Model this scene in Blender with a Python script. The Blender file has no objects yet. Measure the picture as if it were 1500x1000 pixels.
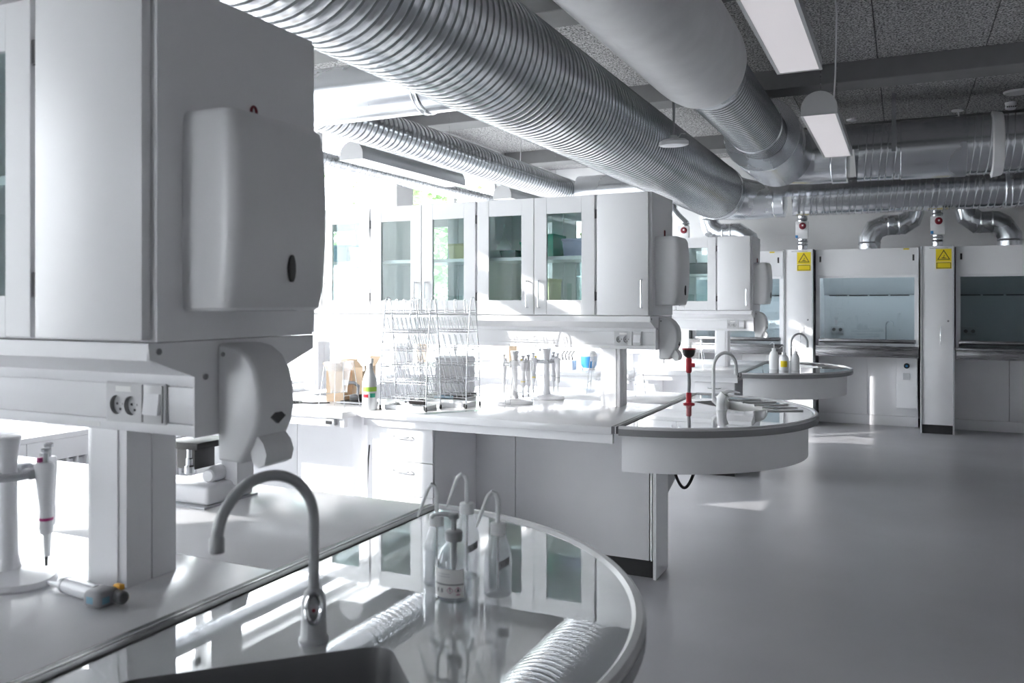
import bpy, bmesh, math, random
from mathutils import Vector, Matrix
random.seed(7)
S = bpy.context.scene
COL = S.collection
PI = math.pi

# ------------------------------------------------------------------ camera, world, sun, exposure
cam = bpy.data.cameras.new('camera'); camo = bpy.data.objects.new('camera', cam); COL.objects.link(camo)
camo.location = (0, 0, 1.5); camo.rotation_euler = (PI/2, 0, math.radians(25.2))
cam.sensor_width = 36.0; cam.lens = 1220.0/1500.0*36.0; cam.shift_y = -57.0/1500.0
cam.clip_start = 0.05; cam.clip_end = 300
cam.dof.use_dof = True; cam.dof.focus_distance = 4.6; cam.dof.aperture_fstop = 5.0
S.camera = camo
W = bpy.data.worlds.new('sky'); S.world = W; W.use_nodes = True
bg = W.node_tree.nodes['Background']; bg.inputs[0].default_value = (0.93, 0.96, 1.0, 1); bg.inputs[1].default_value = 9.0
SUN_DIR = Vector((1.0, 0.80, -0.47)).normalized()
sl = bpy.data.lights.new('sun', 'SUN'); sl.energy = 5.0; sl.angle = math.radians(0.6); sl.color = (1.0, 0.965, 0.93)
so = bpy.data.objects.new('sun', sl); COL.objects.link(so); so.location = (-9, -7, 7)
so.rotation_euler = SUN_DIR.to_track_quat('-Z', 'Y').to_euler()
S.view_settings.view_transform = 'Standard'; S.view_settings.look = 'None'
S.view_settings.exposure = 1.0; S.view_settings.gamma = 1.0; S.view_settings.use_curve_mapping = False
S.cycles.max_bounces = 10; S.cycles.diffuse_bounces = 6; S.cycles.glossy_bounces = 5
S.cycles.transmission_bounces = 6; S.cycles.transparent_max_bounces = 24
S.cycles.caustics_reflective = False; S.cycles.caustics_refractive = False

# ------------------------------------------------------------------ materials
M = {}
def mat(name, col, rough=0.5, metal=0.0, noise=None, bump=None, ior=None, emit=None, trans=None, rvar=None, stretch=None, aniso=None):
    m = bpy.data.materials.new(name); m.use_nodes = True; nt = m.node_tree; p = nt.nodes['Principled BSDF']
    p.inputs['Base Color'].default_value = (*col, 1); p.inputs['Roughness'].default_value = rough; p.inputs['Metallic'].default_value = metal
    if ior: p.inputs['IOR'].default_value = ior
    if trans: p.inputs['Transmission Weight'].default_value = trans
    if emit:
        p.inputs['Emission Color'].default_value = (*emit[0], 1); p.inputs['Emission Strength'].default_value = emit[1]
    if noise or bump or rvar:
        g = nt.nodes.new('ShaderNodeNewGeometry'); mp = nt.nodes.new('ShaderNodeMapping')
        nt.links.new(g.outputs['Position'], mp.inputs['Vector'])
        if stretch: mp.inputs['Scale'].default_value = stretch
    def nz(scale, detail=4):
        n = nt.nodes.new('ShaderNodeTexNoise'); n.inputs['Scale'].default_value = scale; n.inputs['Detail'].default_value = detail
        nt.links.new(mp.outputs[0], n.inputs['Vector']); return n
    if noise:                                   # (scale, low multiplier, high multiplier, from, to)
        sc, lo, hi, a, b = noise
        n = nz(sc, 6); r = nt.nodes.new('ShaderNodeMapRange')
        r.inputs[1].default_value = a; r.inputs[2].default_value = b; r.inputs[3].default_value = lo; r.inputs[4].default_value = hi
        nt.links.new(n.outputs['Fac'], r.inputs[0])
        mx = nt.nodes.new('ShaderNodeVectorMath'); mx.operation = 'SCALE'; mx.inputs[0].default_value = col
        nt.links.new(r.outputs[0], mx.inputs['Scale']); nt.links.new(mx.outputs[0], p.inputs['Base Color'])
    if rvar:
        n = nz(rvar[0], 5); r = nt.nodes.new('ShaderNodeMapRange')
        r.inputs[1].default_value = .35; r.inputs[2].default_value = .65; r.inputs[3].default_value = rvar[1]; r.inputs[4].default_value = rvar[2]
        nt.links.new(n.outputs['Fac'], r.inputs[0]); nt.links.new(r.outputs[0], p.inputs['Roughness'])
    if bump:
        n = nz(bump[0], 5); b = nt.nodes.new('ShaderNodeBump'); b.inputs['Strength'].default_value = bump[1]; b.inputs['Distance'].default_value = bump[2]
        nt.links.new(n.outputs['Fac'], b.inputs['Height']); nt.links.new(b.outputs[0], p.inputs['Normal'])
    M[name] = m; return m
def thin_glass(name, tint, gloss=0.02, f0=1.5, milk=0.0, milkcol=(0.9, 0.9, 0.9), grough=0.0):
    m = bpy.data.materials.new(name); m.use_nodes = True; nt = m.node_tree
    for n in list(nt.nodes):
        if n.type != 'OUTPUT_MATERIAL': nt.nodes.remove(n)
    out = [n for n in nt.nodes if n.type == 'OUTPUT_MATERIAL'][0]
    t = nt.nodes.new('ShaderNodeBsdfTransparent'); t.inputs[0].default_value = (*tint, 1)
    g = nt.nodes.new('ShaderNodeBsdfGlossy'); g.inputs['Roughness'].default_value = gloss; g.inputs['Color'].default_value = (.95, .97, .97, 1)
    lw = nt.nodes.new('ShaderNodeLayerWeight'); lw.inputs[0].default_value = .5          # two-sided Schlick reflectance
    pw = nt.nodes.new('ShaderNodeMath'); pw.operation = 'POWER'; pw.inputs[1].default_value = 5.0; nt.links.new(lw.outputs['Facing'], pw.inputs[0])
    f = nt.nodes.new('ShaderNodeMath'); f.operation = 'MULTIPLY_ADD'; r0 = ((f0-1)/(f0+1))**2; f.inputs[1].default_value = 1-r0; f.inputs[2].default_value = r0
    nt.links.new(pw.outputs[0], f.inputs[0])
    mx = nt.nodes.new('ShaderNodeMixShader'); base = t
    if milk:
        d = nt.nodes.new('ShaderNodeBsdfDiffuse'); d.inputs[0].default_value = (*milkcol, 1)
        tl = nt.nodes.new('ShaderNodeBsdfTranslucent'); tl.inputs[0].default_value = (*milkcol, 1)
        ad = nt.nodes.new('ShaderNodeMixShader'); ad.inputs[0].default_value = .5
        nt.links.new(d.outputs[0], ad.inputs[1]); nt.links.new(tl.outputs[0], ad.inputs[2])
        mm = nt.nodes.new('ShaderNodeMixShader'); mm.inputs[0].default_value = milk
        nt.links.new(t.outputs[0], mm.inputs[1]); nt.links.new(ad.outputs[0], mm.inputs[2]); base = mm
    nt.links.new(f.outputs[0], mx.inputs[0]); nt.links.new(base.outputs[0], mx.inputs[1]); nt.links.new(g.outputs[0], mx.inputs[2])
    nt.links.new(mx.outputs[0], out.inputs[0]); M[name] = m; return m

mat('laminate', (.87, .87, .885), .38, noise=(3, .98, 1.02, .3, .7))
mat('worktop', (.87, .87, .885), .18, noise=(5, .97, 1.02, .3, .7))
mat('pelmet', (.86, .86, .875), .33)
mat('whiteplastic', (.74, .74, .76), .28)
mat('greyplastic', (.50, .51, .53), .4)
mat('dispenser', (.84, .84, .85), .30)
mat('darkslot', (.02, .02, .022), .3)
mat('darkgrey', (.10, .10, .105), .6)  # dark grey of the hinges, pipette button and arrow print
mat('plinth', (.028, .028, .03), .5)
mat('paint', (.86, .86, .87), .7, noise=(2, .97, 1.03, .3, .7))
mat('floorvinyl', (.39, .388, .405), .33, noise=(1.3, .92, 1.06, .3, .7), bump=(320, .05, .002), rvar=(1.2, .30, .36))
mat('woodwool', (.30, .296, .30), .95, noise=(70, .25, 1.9, .38, .62), bump=(70, .9, .015))
mat('beam', (.17, .17, .175), .85, noise=(6, .94, 1.06, .3, .7))
mat('galv', (.76, .78, .81), .22, 1.0, noise=(2, .95, 1.04, .3, .7), rvar=(1.5, .18, .25))
mat('galvsmooth', (.74, .76, .79), .26, 1.0, noise=(2, .96, 1.04, .3, .7), rvar=(1.5, .22, .30))
mat('seam', (.26, .27, .28), .4, 1.0)  # darker metal painted in for the shade lines along the lock seams
mat('socketgrey', (.56, .56, .57), .4)
mat('steel', (.36, .36, .37), .25, 1.0, stretch=(1, 30, 30), rvar=(6, .18, .34))
mat('chrome', (.75, .76, .78), .12, 1.0)
mat('wire', (.62, .63, .65), .22, 1.0)
mat('alu', (.30, .30, .31), .32, 1.0)
mat('profile', (.10, .10, .105), .45, 0.2)
mat('insulation', (.82, .82, .83), .6, noise=(6, .95, 1.04, .3, .7))
mat('glaze', (.66, .67, .68), .02, 0.5, noise=(4, .90, 1.10, .3, .7), rvar=(9, .01, .03), ior=1.8)
mat('rimlip', (.60, .60, .61), .22)
mat('rimedge', (.26, .26, .27), .25)
mat('bowl', (.16, .16, .165), .35)
mat('bowlpale', (.46, .46, .45), .3)
mat('faucetgrey', (.40, .41, .42), .3)
mat('faucetwhite', (.80, .80, .81), .25)
mat('red', (.50, .012, .03), .35)
mat('darkred', (.20, .006, .02), .4)
mat('rubber', (.03, .03, .032), .5)
mat('black', (.015, .015, .016), .4)
mat('yellow', (.80, .62, .015), .45)
mat('orange', (.85, .42, .02), .45)
mat('blue', (.05, .25, .55), .4)
mat('screen', (.22, .38, .48), .2)
mat('green', (.05, .45, .30), .4)
mat('lime', (.38, .62, .08), .45)
mat('teal', (.02, .25, .22), .4)
mat('lavender', (.52, .53, .74), .45)
mat('straw', (.86, .82, .52), .5)
mat('cardboard', (.66, .50, .35), .8, noise=(20, .93, 1.06, .3, .7))
mat('paper', (.82, .82, .81), .8)
mat('labelgrey', (.30, .30, .31), .6)
mat('magenta', (.38, .03, .17), .4)
mat('bristle', (.025, .02, .02), .7)
mat('diffuser', (.85, .83, .84), .5, emit=((1.0, .92, .955), .15))
mat('hoodlight', (.9, .9, .9), .5, emit=((.95, .98, 1.0), 6.0))
mat('lamphousing', (.42, .43, .44), .35, 0.5)
mat('lampend', (.42, .42, .43), .5)
mat('trunk', (.12, .08, .05), .9)
mat('leaf', (.16, .27, .10), .6)
mat('paving', (.46, .46, .44), .9, noise=(.5, .8, 1.2, .3, .7))  # pale grey paving outside, kept neutral so it bounces no green
mat('render_far', (.70, .68, .66), .9)
mat('milky', (.80, .81, .82), .35)
mat('hoodliner', (.58, .60, .62), .35)
mat('winframe', (.80, .80, .81), .4)
thin_glass('pane', (.955, .965, .97), .0)
thin_glass('cabglass', (.86, .92, .915), .01, 1.45)
thin_glass('sashglass', (.80, .86, .88), .01, 1.6)
thin_glass('clearbottle', (.94, .95, .955), .03, 1.7, .08)
thin_glass('washbottle', (.90, .905, .915), .10, 1.45, .24, (.86, .87, .89))
thin_glass('bag', (.93, .93, .94), .12, 1.35, .16)
thin_glass('glassware', (.88, .93, .92), .01, 1.4)
def sheer(name, col, f):
    m = bpy.data.materials.new(name); m.use_nodes = True; nt = m.node_tree; p = nt.nodes['Principled BSDF']; out = [n for n in nt.nodes if n.type == 'OUTPUT_MATERIAL'][0]
    nt.nodes.remove(p); d = nt.nodes.new('ShaderNodeBsdfDiffuse'); tl = nt.nodes.new('ShaderNodeBsdfTranslucent'); mx = nt.nodes.new('ShaderNodeMixShader')
    d.inputs[0].default_value = tl.inputs[0].default_value = (*col, 1); mx.inputs[0].default_value = f
    nt.links.new(d.outputs[0], mx.inputs[1]); nt.links.new(tl.outputs[0], mx.inputs[2]); nt.links.new(mx.outputs[0], out.inputs[0]); M[name] = m
sheer('sheer', (.92, .92, .92), .72)
thin_glass('liquid', (.90, .91, .92), .02, 1.33, .05)

# ------------------------------------------------------------------ mesh builder
def frame_for(d):
    d = Vector(d).normalized(); up = Vector((0, 0, 1)) if abs(d.z) < .95 else Vector((0, 1, 0))
    a = d.cross(up).normalized(); b = a.cross(d).normalized(); return a, b
ORG = {}
class MB:
    def __init__(s): s.v = []; s.f = []; s.seam = []
    def add(s, vs, fs):
        o = len(s.v); s.v += [tuple(p) for p in vs]; s.f += [tuple(i+o for i in f) for f in fs]; return s
    def box(s, x0, x1, y0, y1, z0, z1, bev=0, seg=2):
        if x0 > x1: x0, x1 = x1, x0
        if y0 > y1: y0, y1 = y1, y0
        if z0 > z1: z0, z1 = z1, z0
        if not bev:
            vs = [(x, y, z) for x in (x0, x1) for y in (y0, y1) for z in (z0, z1)]
            return s.add(vs, [(0,1,3,2),(4,6,7,5),(0,4,5,1),(2,3,7,6),(0,2,6,4),(1,5,7,3)])
        bm = bmesh.new(); bmesh.ops.create_cube(bm, size=1)
        for q in bm.verts: q.co = Vector(((x0+x1)/2+q.co.x*(x1-x0), (y0+y1)/2+q.co.y*(y1-y0), (z0+z1)/2+q.co.z*(z1-z0)))
        bmesh.ops.bevel(bm, geom=list(bm.edges), offset=bev, segments=seg, affect='EDGES', profile=.5)
        return s.addbm(bm)
    def addbm(s, bm):
        bm.verts.index_update(); s.add([q.co[:] for q in bm.verts], [[q.index for q in f.verts] for f in bm.faces]); bm.free(); return s
    def rings(s, rings, cap0=True, cap1=True, closed=True):
        n = len(rings[0]); vs = [p for r in rings for p in r]; fs = []
        for i in range(len(rings)-1):
            for j in range(n if closed else n-1):
                k = (j+1) % n; fs.append((i*n+j, i*n+k, (i+1)*n+k, (i+1)*n+j))
        if cap0: fs.append(tuple(range(n-1, -1, -1)))
        if cap1: fs.append(tuple((len(rings)-1)*n+j for j in range(n)))
        return s.add(vs, fs)
    def lathe(s, o, prof, seg=24, axis=(0, 0, 1), cap0=True, cap1=True):     # prof: (radius, distance along axis)
        ax = Vector(axis).normalized(); a, b = frame_for(ax); o = Vector(o); R = []
        for r, h in prof:
            R.append([o+ax*h+(a*math.cos(t)+b*math.sin(t))*max(r, 1e-5) for t in [2*PI*j/seg for j in range(seg)]])
        return s.rings(R, cap0, cap1)
    def cyl(s, p0, p1, r, seg=16, r1=None):
        p0, p1 = Vector(p0), Vector(p1); d = p1-p0
        return s.lathe(p0, [(r, 0), (r if r1 is None else r1, d.length)], seg, d)
    def tube(s, pts, r, seg=10, caps=True, closed=False):
        pts = [Vector(p) for p in pts]; n = len(pts); R = []; a = None
        for i, p in enumerate(pts):
            if closed: d = (pts[(i+1) % n]-pts[i-1])
            elif i == 0: d = pts[1]-p
            elif i == n-1: d = p-pts[i-1]
            else: d = (pts[i+1]-p).normalized()+(p-pts[i-1]).normalized()
            d.normalize()
            if a is None: a, b = frame_for(d)
            else:
                a = (a-d*a.dot(d)).normalized(); b = a.cross(d).normalized()
            sc = 1.0
            if 0 < i < n-1 and not closed:
                c = (pts[i+1]-p).normalized().dot(d); sc = 1.0
            rr = r[i] if isinstance(r, (list, tuple)) else r
            R.append([p+(a*math.cos(t)+b*math.sin(t))*rr for t in [2*PI*j/seg for j in range(seg)]])
        if closed: R.append(R[0]); return s.rings(R, False, False)
        return s.rings(R, caps, caps)
    def mitre(s, pts, r, seg=28, caps=True):       # sharp segmented duct, rings lie in the bisecting planes
        pts = [Vector(p) for p in pts]; n = len(pts); d0 = (pts[1]-pts[0]).normalized(); a, b = frame_for(d0)
        ring = [pts[0]+(a*math.cos(2*PI*j/seg)+b*math.sin(2*PI*j/seg))*r for j in range(seg)]; R = [ring]
        for i in range(1, n):
            d = (pts[i]-pts[i-1]).normalized(); nn = (d+(pts[i+1]-pts[i]).normalized()).normalized() if i < n-1 else d
            ring = [q+d*((pts[i]-q).dot(nn)/d.dot(nn)) for q in ring]; R.append(ring)
        return s.rings(R, caps, caps)
    def prism(s, poly, axis, a0, a1):              # poly in the two other axes, in xyz order
        def mk(p, a):
            return {'x': (a, p[0], p[1]), 'y': (p[0], a, p[1]), 'z': (p[0], p[1], a)}[axis]
        return s.rings([[mk(p, a0) for p in poly], [mk(p, a1) for p in poly]])
    def plate(s, outer, holes, z0, z1):
        bm = bmesh.new(); ed = []
        for lp in [outer]+holes:
            vv = [bm.verts.new((x, y, z1)) for x, y in lp]
            ed += [bm.edges.new((vv[i], vv[(i+1) % len(vv)])) for i in range(len(vv))]
        bmesh.ops.triangle_fill(bm, edges=ed, use_beauty=True)
        top = list(bm.faces); r = bmesh.ops.extrude_face_region(bm, geom=top)
        for q in r['geom']:
            if isinstance(q, bmesh.types.BMVert): q.co.z = z0
        bmesh.ops.recalc_face_normals(bm, faces=bm.faces)
        return s.addbm(bm)
    def spiral(s, o, axis, length, R, pitch, prof, seg=40, amp=1.0):   # prof: (position within one turn, height)
        pos = [q[0] for q in prof]; off = [q[1]*amp for q in prof]
        ax = Vector(axis).normalized(); a, b = frame_for(ax); o = Vector(o); k = len(off); Mn = int(length/pitch)*k; vs = []
        for i in range(Mn+1):
            for j in range(seg):
                t = 2*PI*j/seg; h = (i//k+pos[i % k])*pitch+pitch*j/seg
                vs.append(o+ax*min(h, length)+(a*math.cos(t)+b*math.sin(t))*(R+off[i % k]))
        fs = []
        for i in range(Mn):
            for j in range(seg):
                if j < seg-1: fs.append((i*seg+j, (i+1)*seg+j, (i+1)*seg+j+1, i*seg+j+1))
                elif i+k+1 <= Mn: fs.append((i*seg+j, (i+1)*seg+j, (i+1+k)*seg, (i+k)*seg))
                else: continue
                if off[i % k] < 0 and off[(i+1) % k] > .0005: s.seam.append(len(s.f)+len(fs)-1)
        return s.add(vs, fs)
    def mesh(s, org=(0, 0, 0), smooth=30):
        me = bpy.data.meshes.new('m'); ox, oy, oz = org
        me.from_pydata([(x-ox, y-oy, z-oz) for x, y, z in s.v], [], s.f)
        bm = bmesh.new(); bm.from_mesh(me); bmesh.ops.recalc_face_normals(bm, faces=bm.faces); bm.to_mesh(me); bm.free()
        if smooth:
            for p in me.polygons: p.use_smooth = True
            me.set_sharp_from_angle(angle=math.radians(smooth))
        return me
    def build(s, name, m, parent=None, org=None, smooth=30):
        if org is None: org = ORG[parent.name] if parent is not None else (0, 0, 0)
        me = s.mesh(org, smooth); me.name = name; me.materials.append(M[m])
        if s.seam:
            me.materials.append(M['seam'])
            for q in s.seam: me.polygons[q].material_index = 1
        o = bpy.data.objects.new(name, me); COL.objects.link(o)
        if parent is not None: o.parent = parent; ORG[o.name] = org
        else: o.location = org; ORG[o.name] = org
        return o
def tag(o, label, cat, group=None):
    o['label'] = label; o['category'] = cat
    if group: o['group'] = group
    return o
def thing(name, label, cat, loc, group=None):
    o = bpy.data.objects.new(name, None); COL.objects.link(o); o.location = loc; o.empty_display_size = .05
    ORG[o.name] = tuple(loc); return tag(o, label, cat, group)
def struct(o): o['kind'] = 'structure'; return o
def part(name, m, parent, mb, smooth=30): return mb.build(name, m, parent, None, smooth)
def pb(parent, name, m, *boxargs, bev=0): return MB().box(*boxargs, bev=bev).build(name, m, parent)
def dup(o, d=(0, 0, 0), label=None, rz=None, group=None, skip=()):
    def cp(src, par):
        c = src.copy(); COL.objects.link(c); c.parent = par
        for ch in src.children:
            if ch.name.split('.')[0] not in skip: cp(ch, c)
        return c
    c = cp(o, None); c.location = o.location+Vector(d)
    if rz is not None: c.rotation_euler.z = rz
    if label: c['label'] = label
    if group: c['group'] = group
    return c
def arc(cx, cy, r, a0, a1, n): return [(cx+r*math.cos(a0+(a1-a0)*i/n), cy+r*math.sin(a0+(a1-a0)*i/n)) for i in range(n+1)]
def rpoly(pts, r, n=5):                              # rounded convex polygon
    out = []; m = len(pts)
    for i in range(m):
        p, a, b = Vector(pts[i]), Vector(pts[i-1]), Vector(pts[(i+1) % m])
        u, v = (a-p).normalized(), (b-p).normalized(); ang = math.acos(max(-1, min(1, u.dot(v))))
        d = r/math.tan(ang/2); c = p+(u+v).normalized()*(r/math.sin(ang/2)); s0, s1 = p+u*d-c, p+v*d-c
        a0 = math.atan2(s0.y, s0.x); a1 = math.atan2(s1.y, s1.x); da = (a1-a0+PI) % (2*PI)-PI
        out += [(c.x+r*math.cos(a0+da*k/n), c.y+r*math.sin(a0+da*k/n)) for k in range(n+1)]
    return out

# ------------------------------------------------------------------ room
XL, XR, YF, YB, ZC = -5.0, 4.6, -6.0, 12.0, 3.56
struct(MB().box(XL-.3, XR+.3, YF-.3, YB+.3, -.12, 0).build('floor', 'floorvinyl'))
struct(MB().box(XL-.3, XR+.3, YB, YB+.3, 0, ZC+.2).build('wall_back', 'paint'))
struct(MB().box(XR, XR+.3, YF-.3, YB, 0, ZC+.2).build('wall_right', 'paint'))
ceil = struct(MB().box(XL-.3, XR, YF, YB, ZC+.025, ZC+.2).build('ceiling', 'beam'))
BEAM0 = [-5.70, -3.03, -.34, 2.33, 5.0, 7.68, 10.36]
PIER = [y+.16 for y in BEAM0]
ZS, ZH = .72, 3.2
wl = MB().box(XL-.3, XL, YF, YB, 0, ZS).box(XL-.3, XL, YF, YB, ZH, ZC+.2)
edges = [YF]+PIER+[YB]
wl.box(XL-.3, XL, YF, YF+.1, ZS, ZH); wl.box(XL-.3, XL, YB-.1, YB, ZS, ZH)
wl.box(XL-.3, XL, YF, -1.15, ZS, ZH)
for y in PIER[2:]: wl.box(XL-.3, XL, y-.17, y+.17, ZS, ZH)
struct(wl.build('wall_left', 'paint'))
FX = [-4.85, -3.3]                                          # opening of the front wall
wf = MB().box(XL-.3, XR, YF-.3, YF, 0, ZS).box(XL-.3, XR, YF-.3, YF, ZH, ZC+.2).box(XL-.3, FX[0], YF-.3, YF, ZS, ZH).box(FX[1], XR, YF-.3, YF, ZS, ZH)
struct(wf.build('wall_front', 'paint'))
# ceiling boards between the beams: one object each, shared mesh per bay depth
bays = [(YF, BEAM0[0])]+[(BEAM0[i]+.32, BEAM0[i+1]) for i in range(6)]+[(BEAM0[6]+.32, YB)]
cache = {}
for y0, y1 in bays:
    nx = 12; w = (XR-XL)/nx
    for i in range(nx):
        key = round(y1-y0, 2)
        if key not in cache:
            me = MB().box(0, w-.006, .004, y1-y0-.004, -.025, 0, bev=.004, seg=1).mesh((0, 0, 0), 0); me.materials.append(M['woodwool']); cache[key] = me
        o = bpy.data.objects.new('ceiling_panel', cache[key]); COL.objects.link(o); o.parent = ceil
        o.location = (XL+i*w+.003, y0, ZC+.025)
for i, y in enumerate(BEAM0):
    struct(MB().box(XL, XR, y, y+.32, ZC-.17, ZC+.025, bev=.006, seg=1).build('ceiling_beam', 'beam'))
struct(MB().box(XL, XR, YB-.012, YB, 0, .08).build('baseboard_back', 'winframe'))
# windows in the left wall
def window(n, y0, y1):
    o = struct(bpy.data.objects.new('window_%d' % n, None)); COL.objects.link(o); o.location = (XL-.15, (y0+y1)/2, ZS); ORG[o.name] = tuple(o.location)
    fr = MB(); f = .06
    fr.box(XL-.19, XL-.11, y0, y1, ZS, ZS+f).box(XL-.19, XL-.11, y0, y1, ZH-f, ZH).box(XL-.19, XL-.11, y0, y0+f, ZS, ZH).box(XL-.19, XL-.11, y1-f, y1, ZS, ZH)
    ym = y0+(y1-y0)*.5
    fr.box(XL-.19, XL-.11, ym-.04, ym+.04, ZS+f, ZH-f)
    part('window_frame', 'winframe', o, fr)
    for a, b in ((y0+f, ym-.04), (ym+.04, y1-f)):
        part('pane', 'pane', o, MB().box(XL-.155, XL-.150, a, b, ZS+f, ZH-f))
    part('window_sill', 'winframe', o, MB().box(XL-.11, XL+.02, y0, y1, ZS-.0, ZS+.03, bev=.004))
gaps = [(-1.15, PIER[2]-.17)]+[(PIER[i]+.17, PIER[i+1]-.17) for i in range(2, len(PIER)-1)]+[(PIER[-1]+.17, YB-.1)]
for i, (a, b) in enumerate(gaps): window(i+1, a, b)
def window_front(n, x0, x1):
    o = struct(bpy.data.objects.new('window_%d' % n, None)); COL.objects.link(o); o.location = ((x0+x1)/2, YF-.15, ZS); ORG[o.name] = tuple(o.location)
    f = .06; xm = (x0+x1)/2; ya, yb = YF-.19, YF-.11
    part('window_frame', 'winframe', o, MB().box(x0, x1, ya, yb, ZS, ZS+f).box(x0, x1, ya, yb, ZH-f, ZH).box(x0, x0+f, ya, yb, ZS, ZH).box(x1-f, x1, ya, yb, ZS, ZH).box(xm-.04, xm+.04, ya, yb, ZS+f, ZH-f))
    for a, b in ((x0+f, xm-.04), (xm+.04, x1-f)): part('pane', 'pane', o, MB().box(a, b, YF-.155, YF-.15, ZS+f, ZH-f))
    part('window_sill', 'winframe', o, MB().box(x0, x1, YF-.11, YF+.02, ZS, ZS+.03, bev=.004))
window_front(len(gaps)+1, *FX)

# ------------------------------------------------------------------ outside
struct(MB().box(-90, XL-.35, -60, 90, -1.2, -1.0).box(XL-.35, 40, -60, YF-.35, -1.2, -1.0).build('ground_outside', 'paving'))
def tree(x, y, h, r, label, seed):
    rnd = random.Random(seed); t = thing('tree', label, 'tree', (x, y, -1.0), 'trees outside the windows')
    part('trunk', 'trunk', t, MB().tube([(x, y, -1), (x+.05, y, h*.3), (x-.05, y+.05, h*.65)], [.16, .12, .06], 8))
    mb = MB()
    for _ in range(2600):
        a = rnd.uniform(0, 2*PI); u = rnd.uniform(-1, 1); q = rnd.uniform(.35, 1)**.5*r*(1+.25*math.sin(3*a+u*4))
        c = Vector((x+q*math.cos(a)*math.sqrt(1-u*u), y+q*math.sin(a)*math.sqrt(1-u*u), h*.62+q*1.15*u))
        d = Vector((rnd.gauss(0, 1), rnd.gauss(0, 1), rnd.gauss(0, 1))).normalized(); e, f = frame_for(d); l = .13
        mb.add([c-e*l, c+f*l*.6, c+e*l, c-f*l*.6], [(0, 1, 2, 3)])
    part('crown', 'leaf', t, mb, 0)['kind'] = 'stuff'
tree(-12.5, 20.5, 5.6, 1.9, 'leafy green tree outside, seen through the glass cabinet doors', 1)
tree(-16.0, 17.0, 6.0, 2.2, 'broad leafy tree standing farther out on the paved ground', 2)
tree(-19.0, 31.0, 7.0, 2.6, 'tall leafy tree beside the pale building outside', 3)
bl = thing('building', 'pale rendered building standing outside beyond the paved ground', 'building', (-34, 26, -1.0))
part('wall', 'render_far', bl, MB().box(-40, -28, 14, 38, -1, 4.6))
part('roof', 'beam', bl, MB().box(-40.3, -27.7, 13.7, 38.3, 4.6, 4.9))
for k in range(6):
    for z in (.3, 2.5):
        wdw = part('window', 'winframe', bl, MB().box(-28.05, -27.95, 15+k*3.8, 16.6+k*3.8, z, z+1.3)); part('pane', 'darkslot', wdw, MB().box(-27.95, -27.93, 15.1+k*3.8, 16.5+k*3.8, z+.1, z+1.2))

# ------------------------------------------------------------------ islands
YC = [1.304, 4.665, 8.026]; DY = YC[1]-YC[0]
WHERE = ['wash-bottle bench', 'drying-rack bench', 'fume-cupboard-side bench']
XE = -1.24            # joint between worktop and sink peninsula
R0 = .83
def peninsula(k):
    yc = YC[k]; sg = 1 if k == 0 else -1
    A = [(-.82, -.07), (-1.138, -.387), (-.912, -.614), (-.594, -.295)]
    if k: A = [(-.80, -.015), (-1.165, -.365), (-.99, -.55), (-.64, -.20)]
    sink = [(x, yc+sg*y) for x, y in A]
    t = thing('sink_peninsula', ['rounded grey glazed sink top with a dark sink, holding wash bottles',
        'rounded pale glazed sink top with white mixer tap and red eye shower', 'rounded glazed sink top before the fume cupboards, white wash bottles on it'][k], 'sink', (XE+.4, yc, .68), 'rounded sink peninsulas')
    hole = rpoly(sink, .045, 5)
    outer = arc(XE, yc, R0-.022, -PI/2, PI/2, 56)
    part('sink_top', 'glaze', t, MB().plate(outer, [hole], .872, .9), 20)
    def ringsec(prof):
        R = []
        for i in range(65):
            a = -PI/2+PI*i/64; R.append([(XE+r*math.cos(a), yc+r*math.sin(a), z) for r, z in prof])
        return MB().rings(R)
    part('edge_band', 'rimedge', t, ringsec([(R0-.022, .862), (R0, .862), (R0+.002, .868), (R0+.002, .894), (R0-.022, .894)]))
    part('raised_lip', 'rimlip', t, ringsec([(R0-.026, .894), (R0+.001, .894), (R0+.001, .901), (R0-.005, .9075), (R0-.018, .9075), (R0-.026, .9005)]), 40)
    part('apron', 'laminate', t, ringsec([(R0-.075, .68), (R0-.052, .68), (R0-.052, .862), (R0-.075, .862)]))
    pb(t, 'apron_end', 'laminate', XE, XE+.02, yc-R0+.06, yc+R0-.06, .68, .862)
    part('underside_panel', 'laminate', t, MB().plate(arc(XE+.02, yc, R0-.10, -PI/2, PI/2, 40), [], .69, .70))
    # joint strip along the worktop
    j = part('joint_profile', 'profile', t, MB().box(XE-.036, XE-.018, yc-R0, yc+R0, .868, .9025).box(XE-.014, XE+.012, yc-R0+.005, yc+R0-.005, .868, .9035, bev=.003))
    part('bright_line', 'rimlip', j, MB().box(XE-.018, XE-.014, yc-R0, yc+R0, .868, .9045))
    # bowl
    cx = sum(p[0] for p in sink)/4; cy = sum(p[1] for p in sink)/4
    sh = lambda f, z: [(cx+(x-cx)*f, cy+(y-cy)*f, z) for x, y in hole]
    b = part('sink_bowl', 'bowl' if k == 0 else 'bowlpale', t, MB().rings([sh(1.0, .899), sh(.985, .885), sh(.95, .76), sh(.88, .735), sh(.2, .728)], False, True), 50)
    part('drain', 'chrome', b, MB().lathe((cx, cy, .729), [(.03, 0), (.03, .003), (.022, .004), (.02, .002)], 20))
    if k:
        for i in range(5):
            a0 = PI*(.30-.055*i); q0 = Vector((XE+(R0-.07)*math.cos(a0), yc+(R0-.07)*math.sin(a0)))
            q1 = q0+Vector((-.18, -.10)); part('drainer_rib', 'rimlip', t, MB().tube([(q0.x, q0.y, .9015), (q1.x, q1.y, .9015)], .006, 8))
    return t
for k in range(3): peninsula(k)

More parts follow.
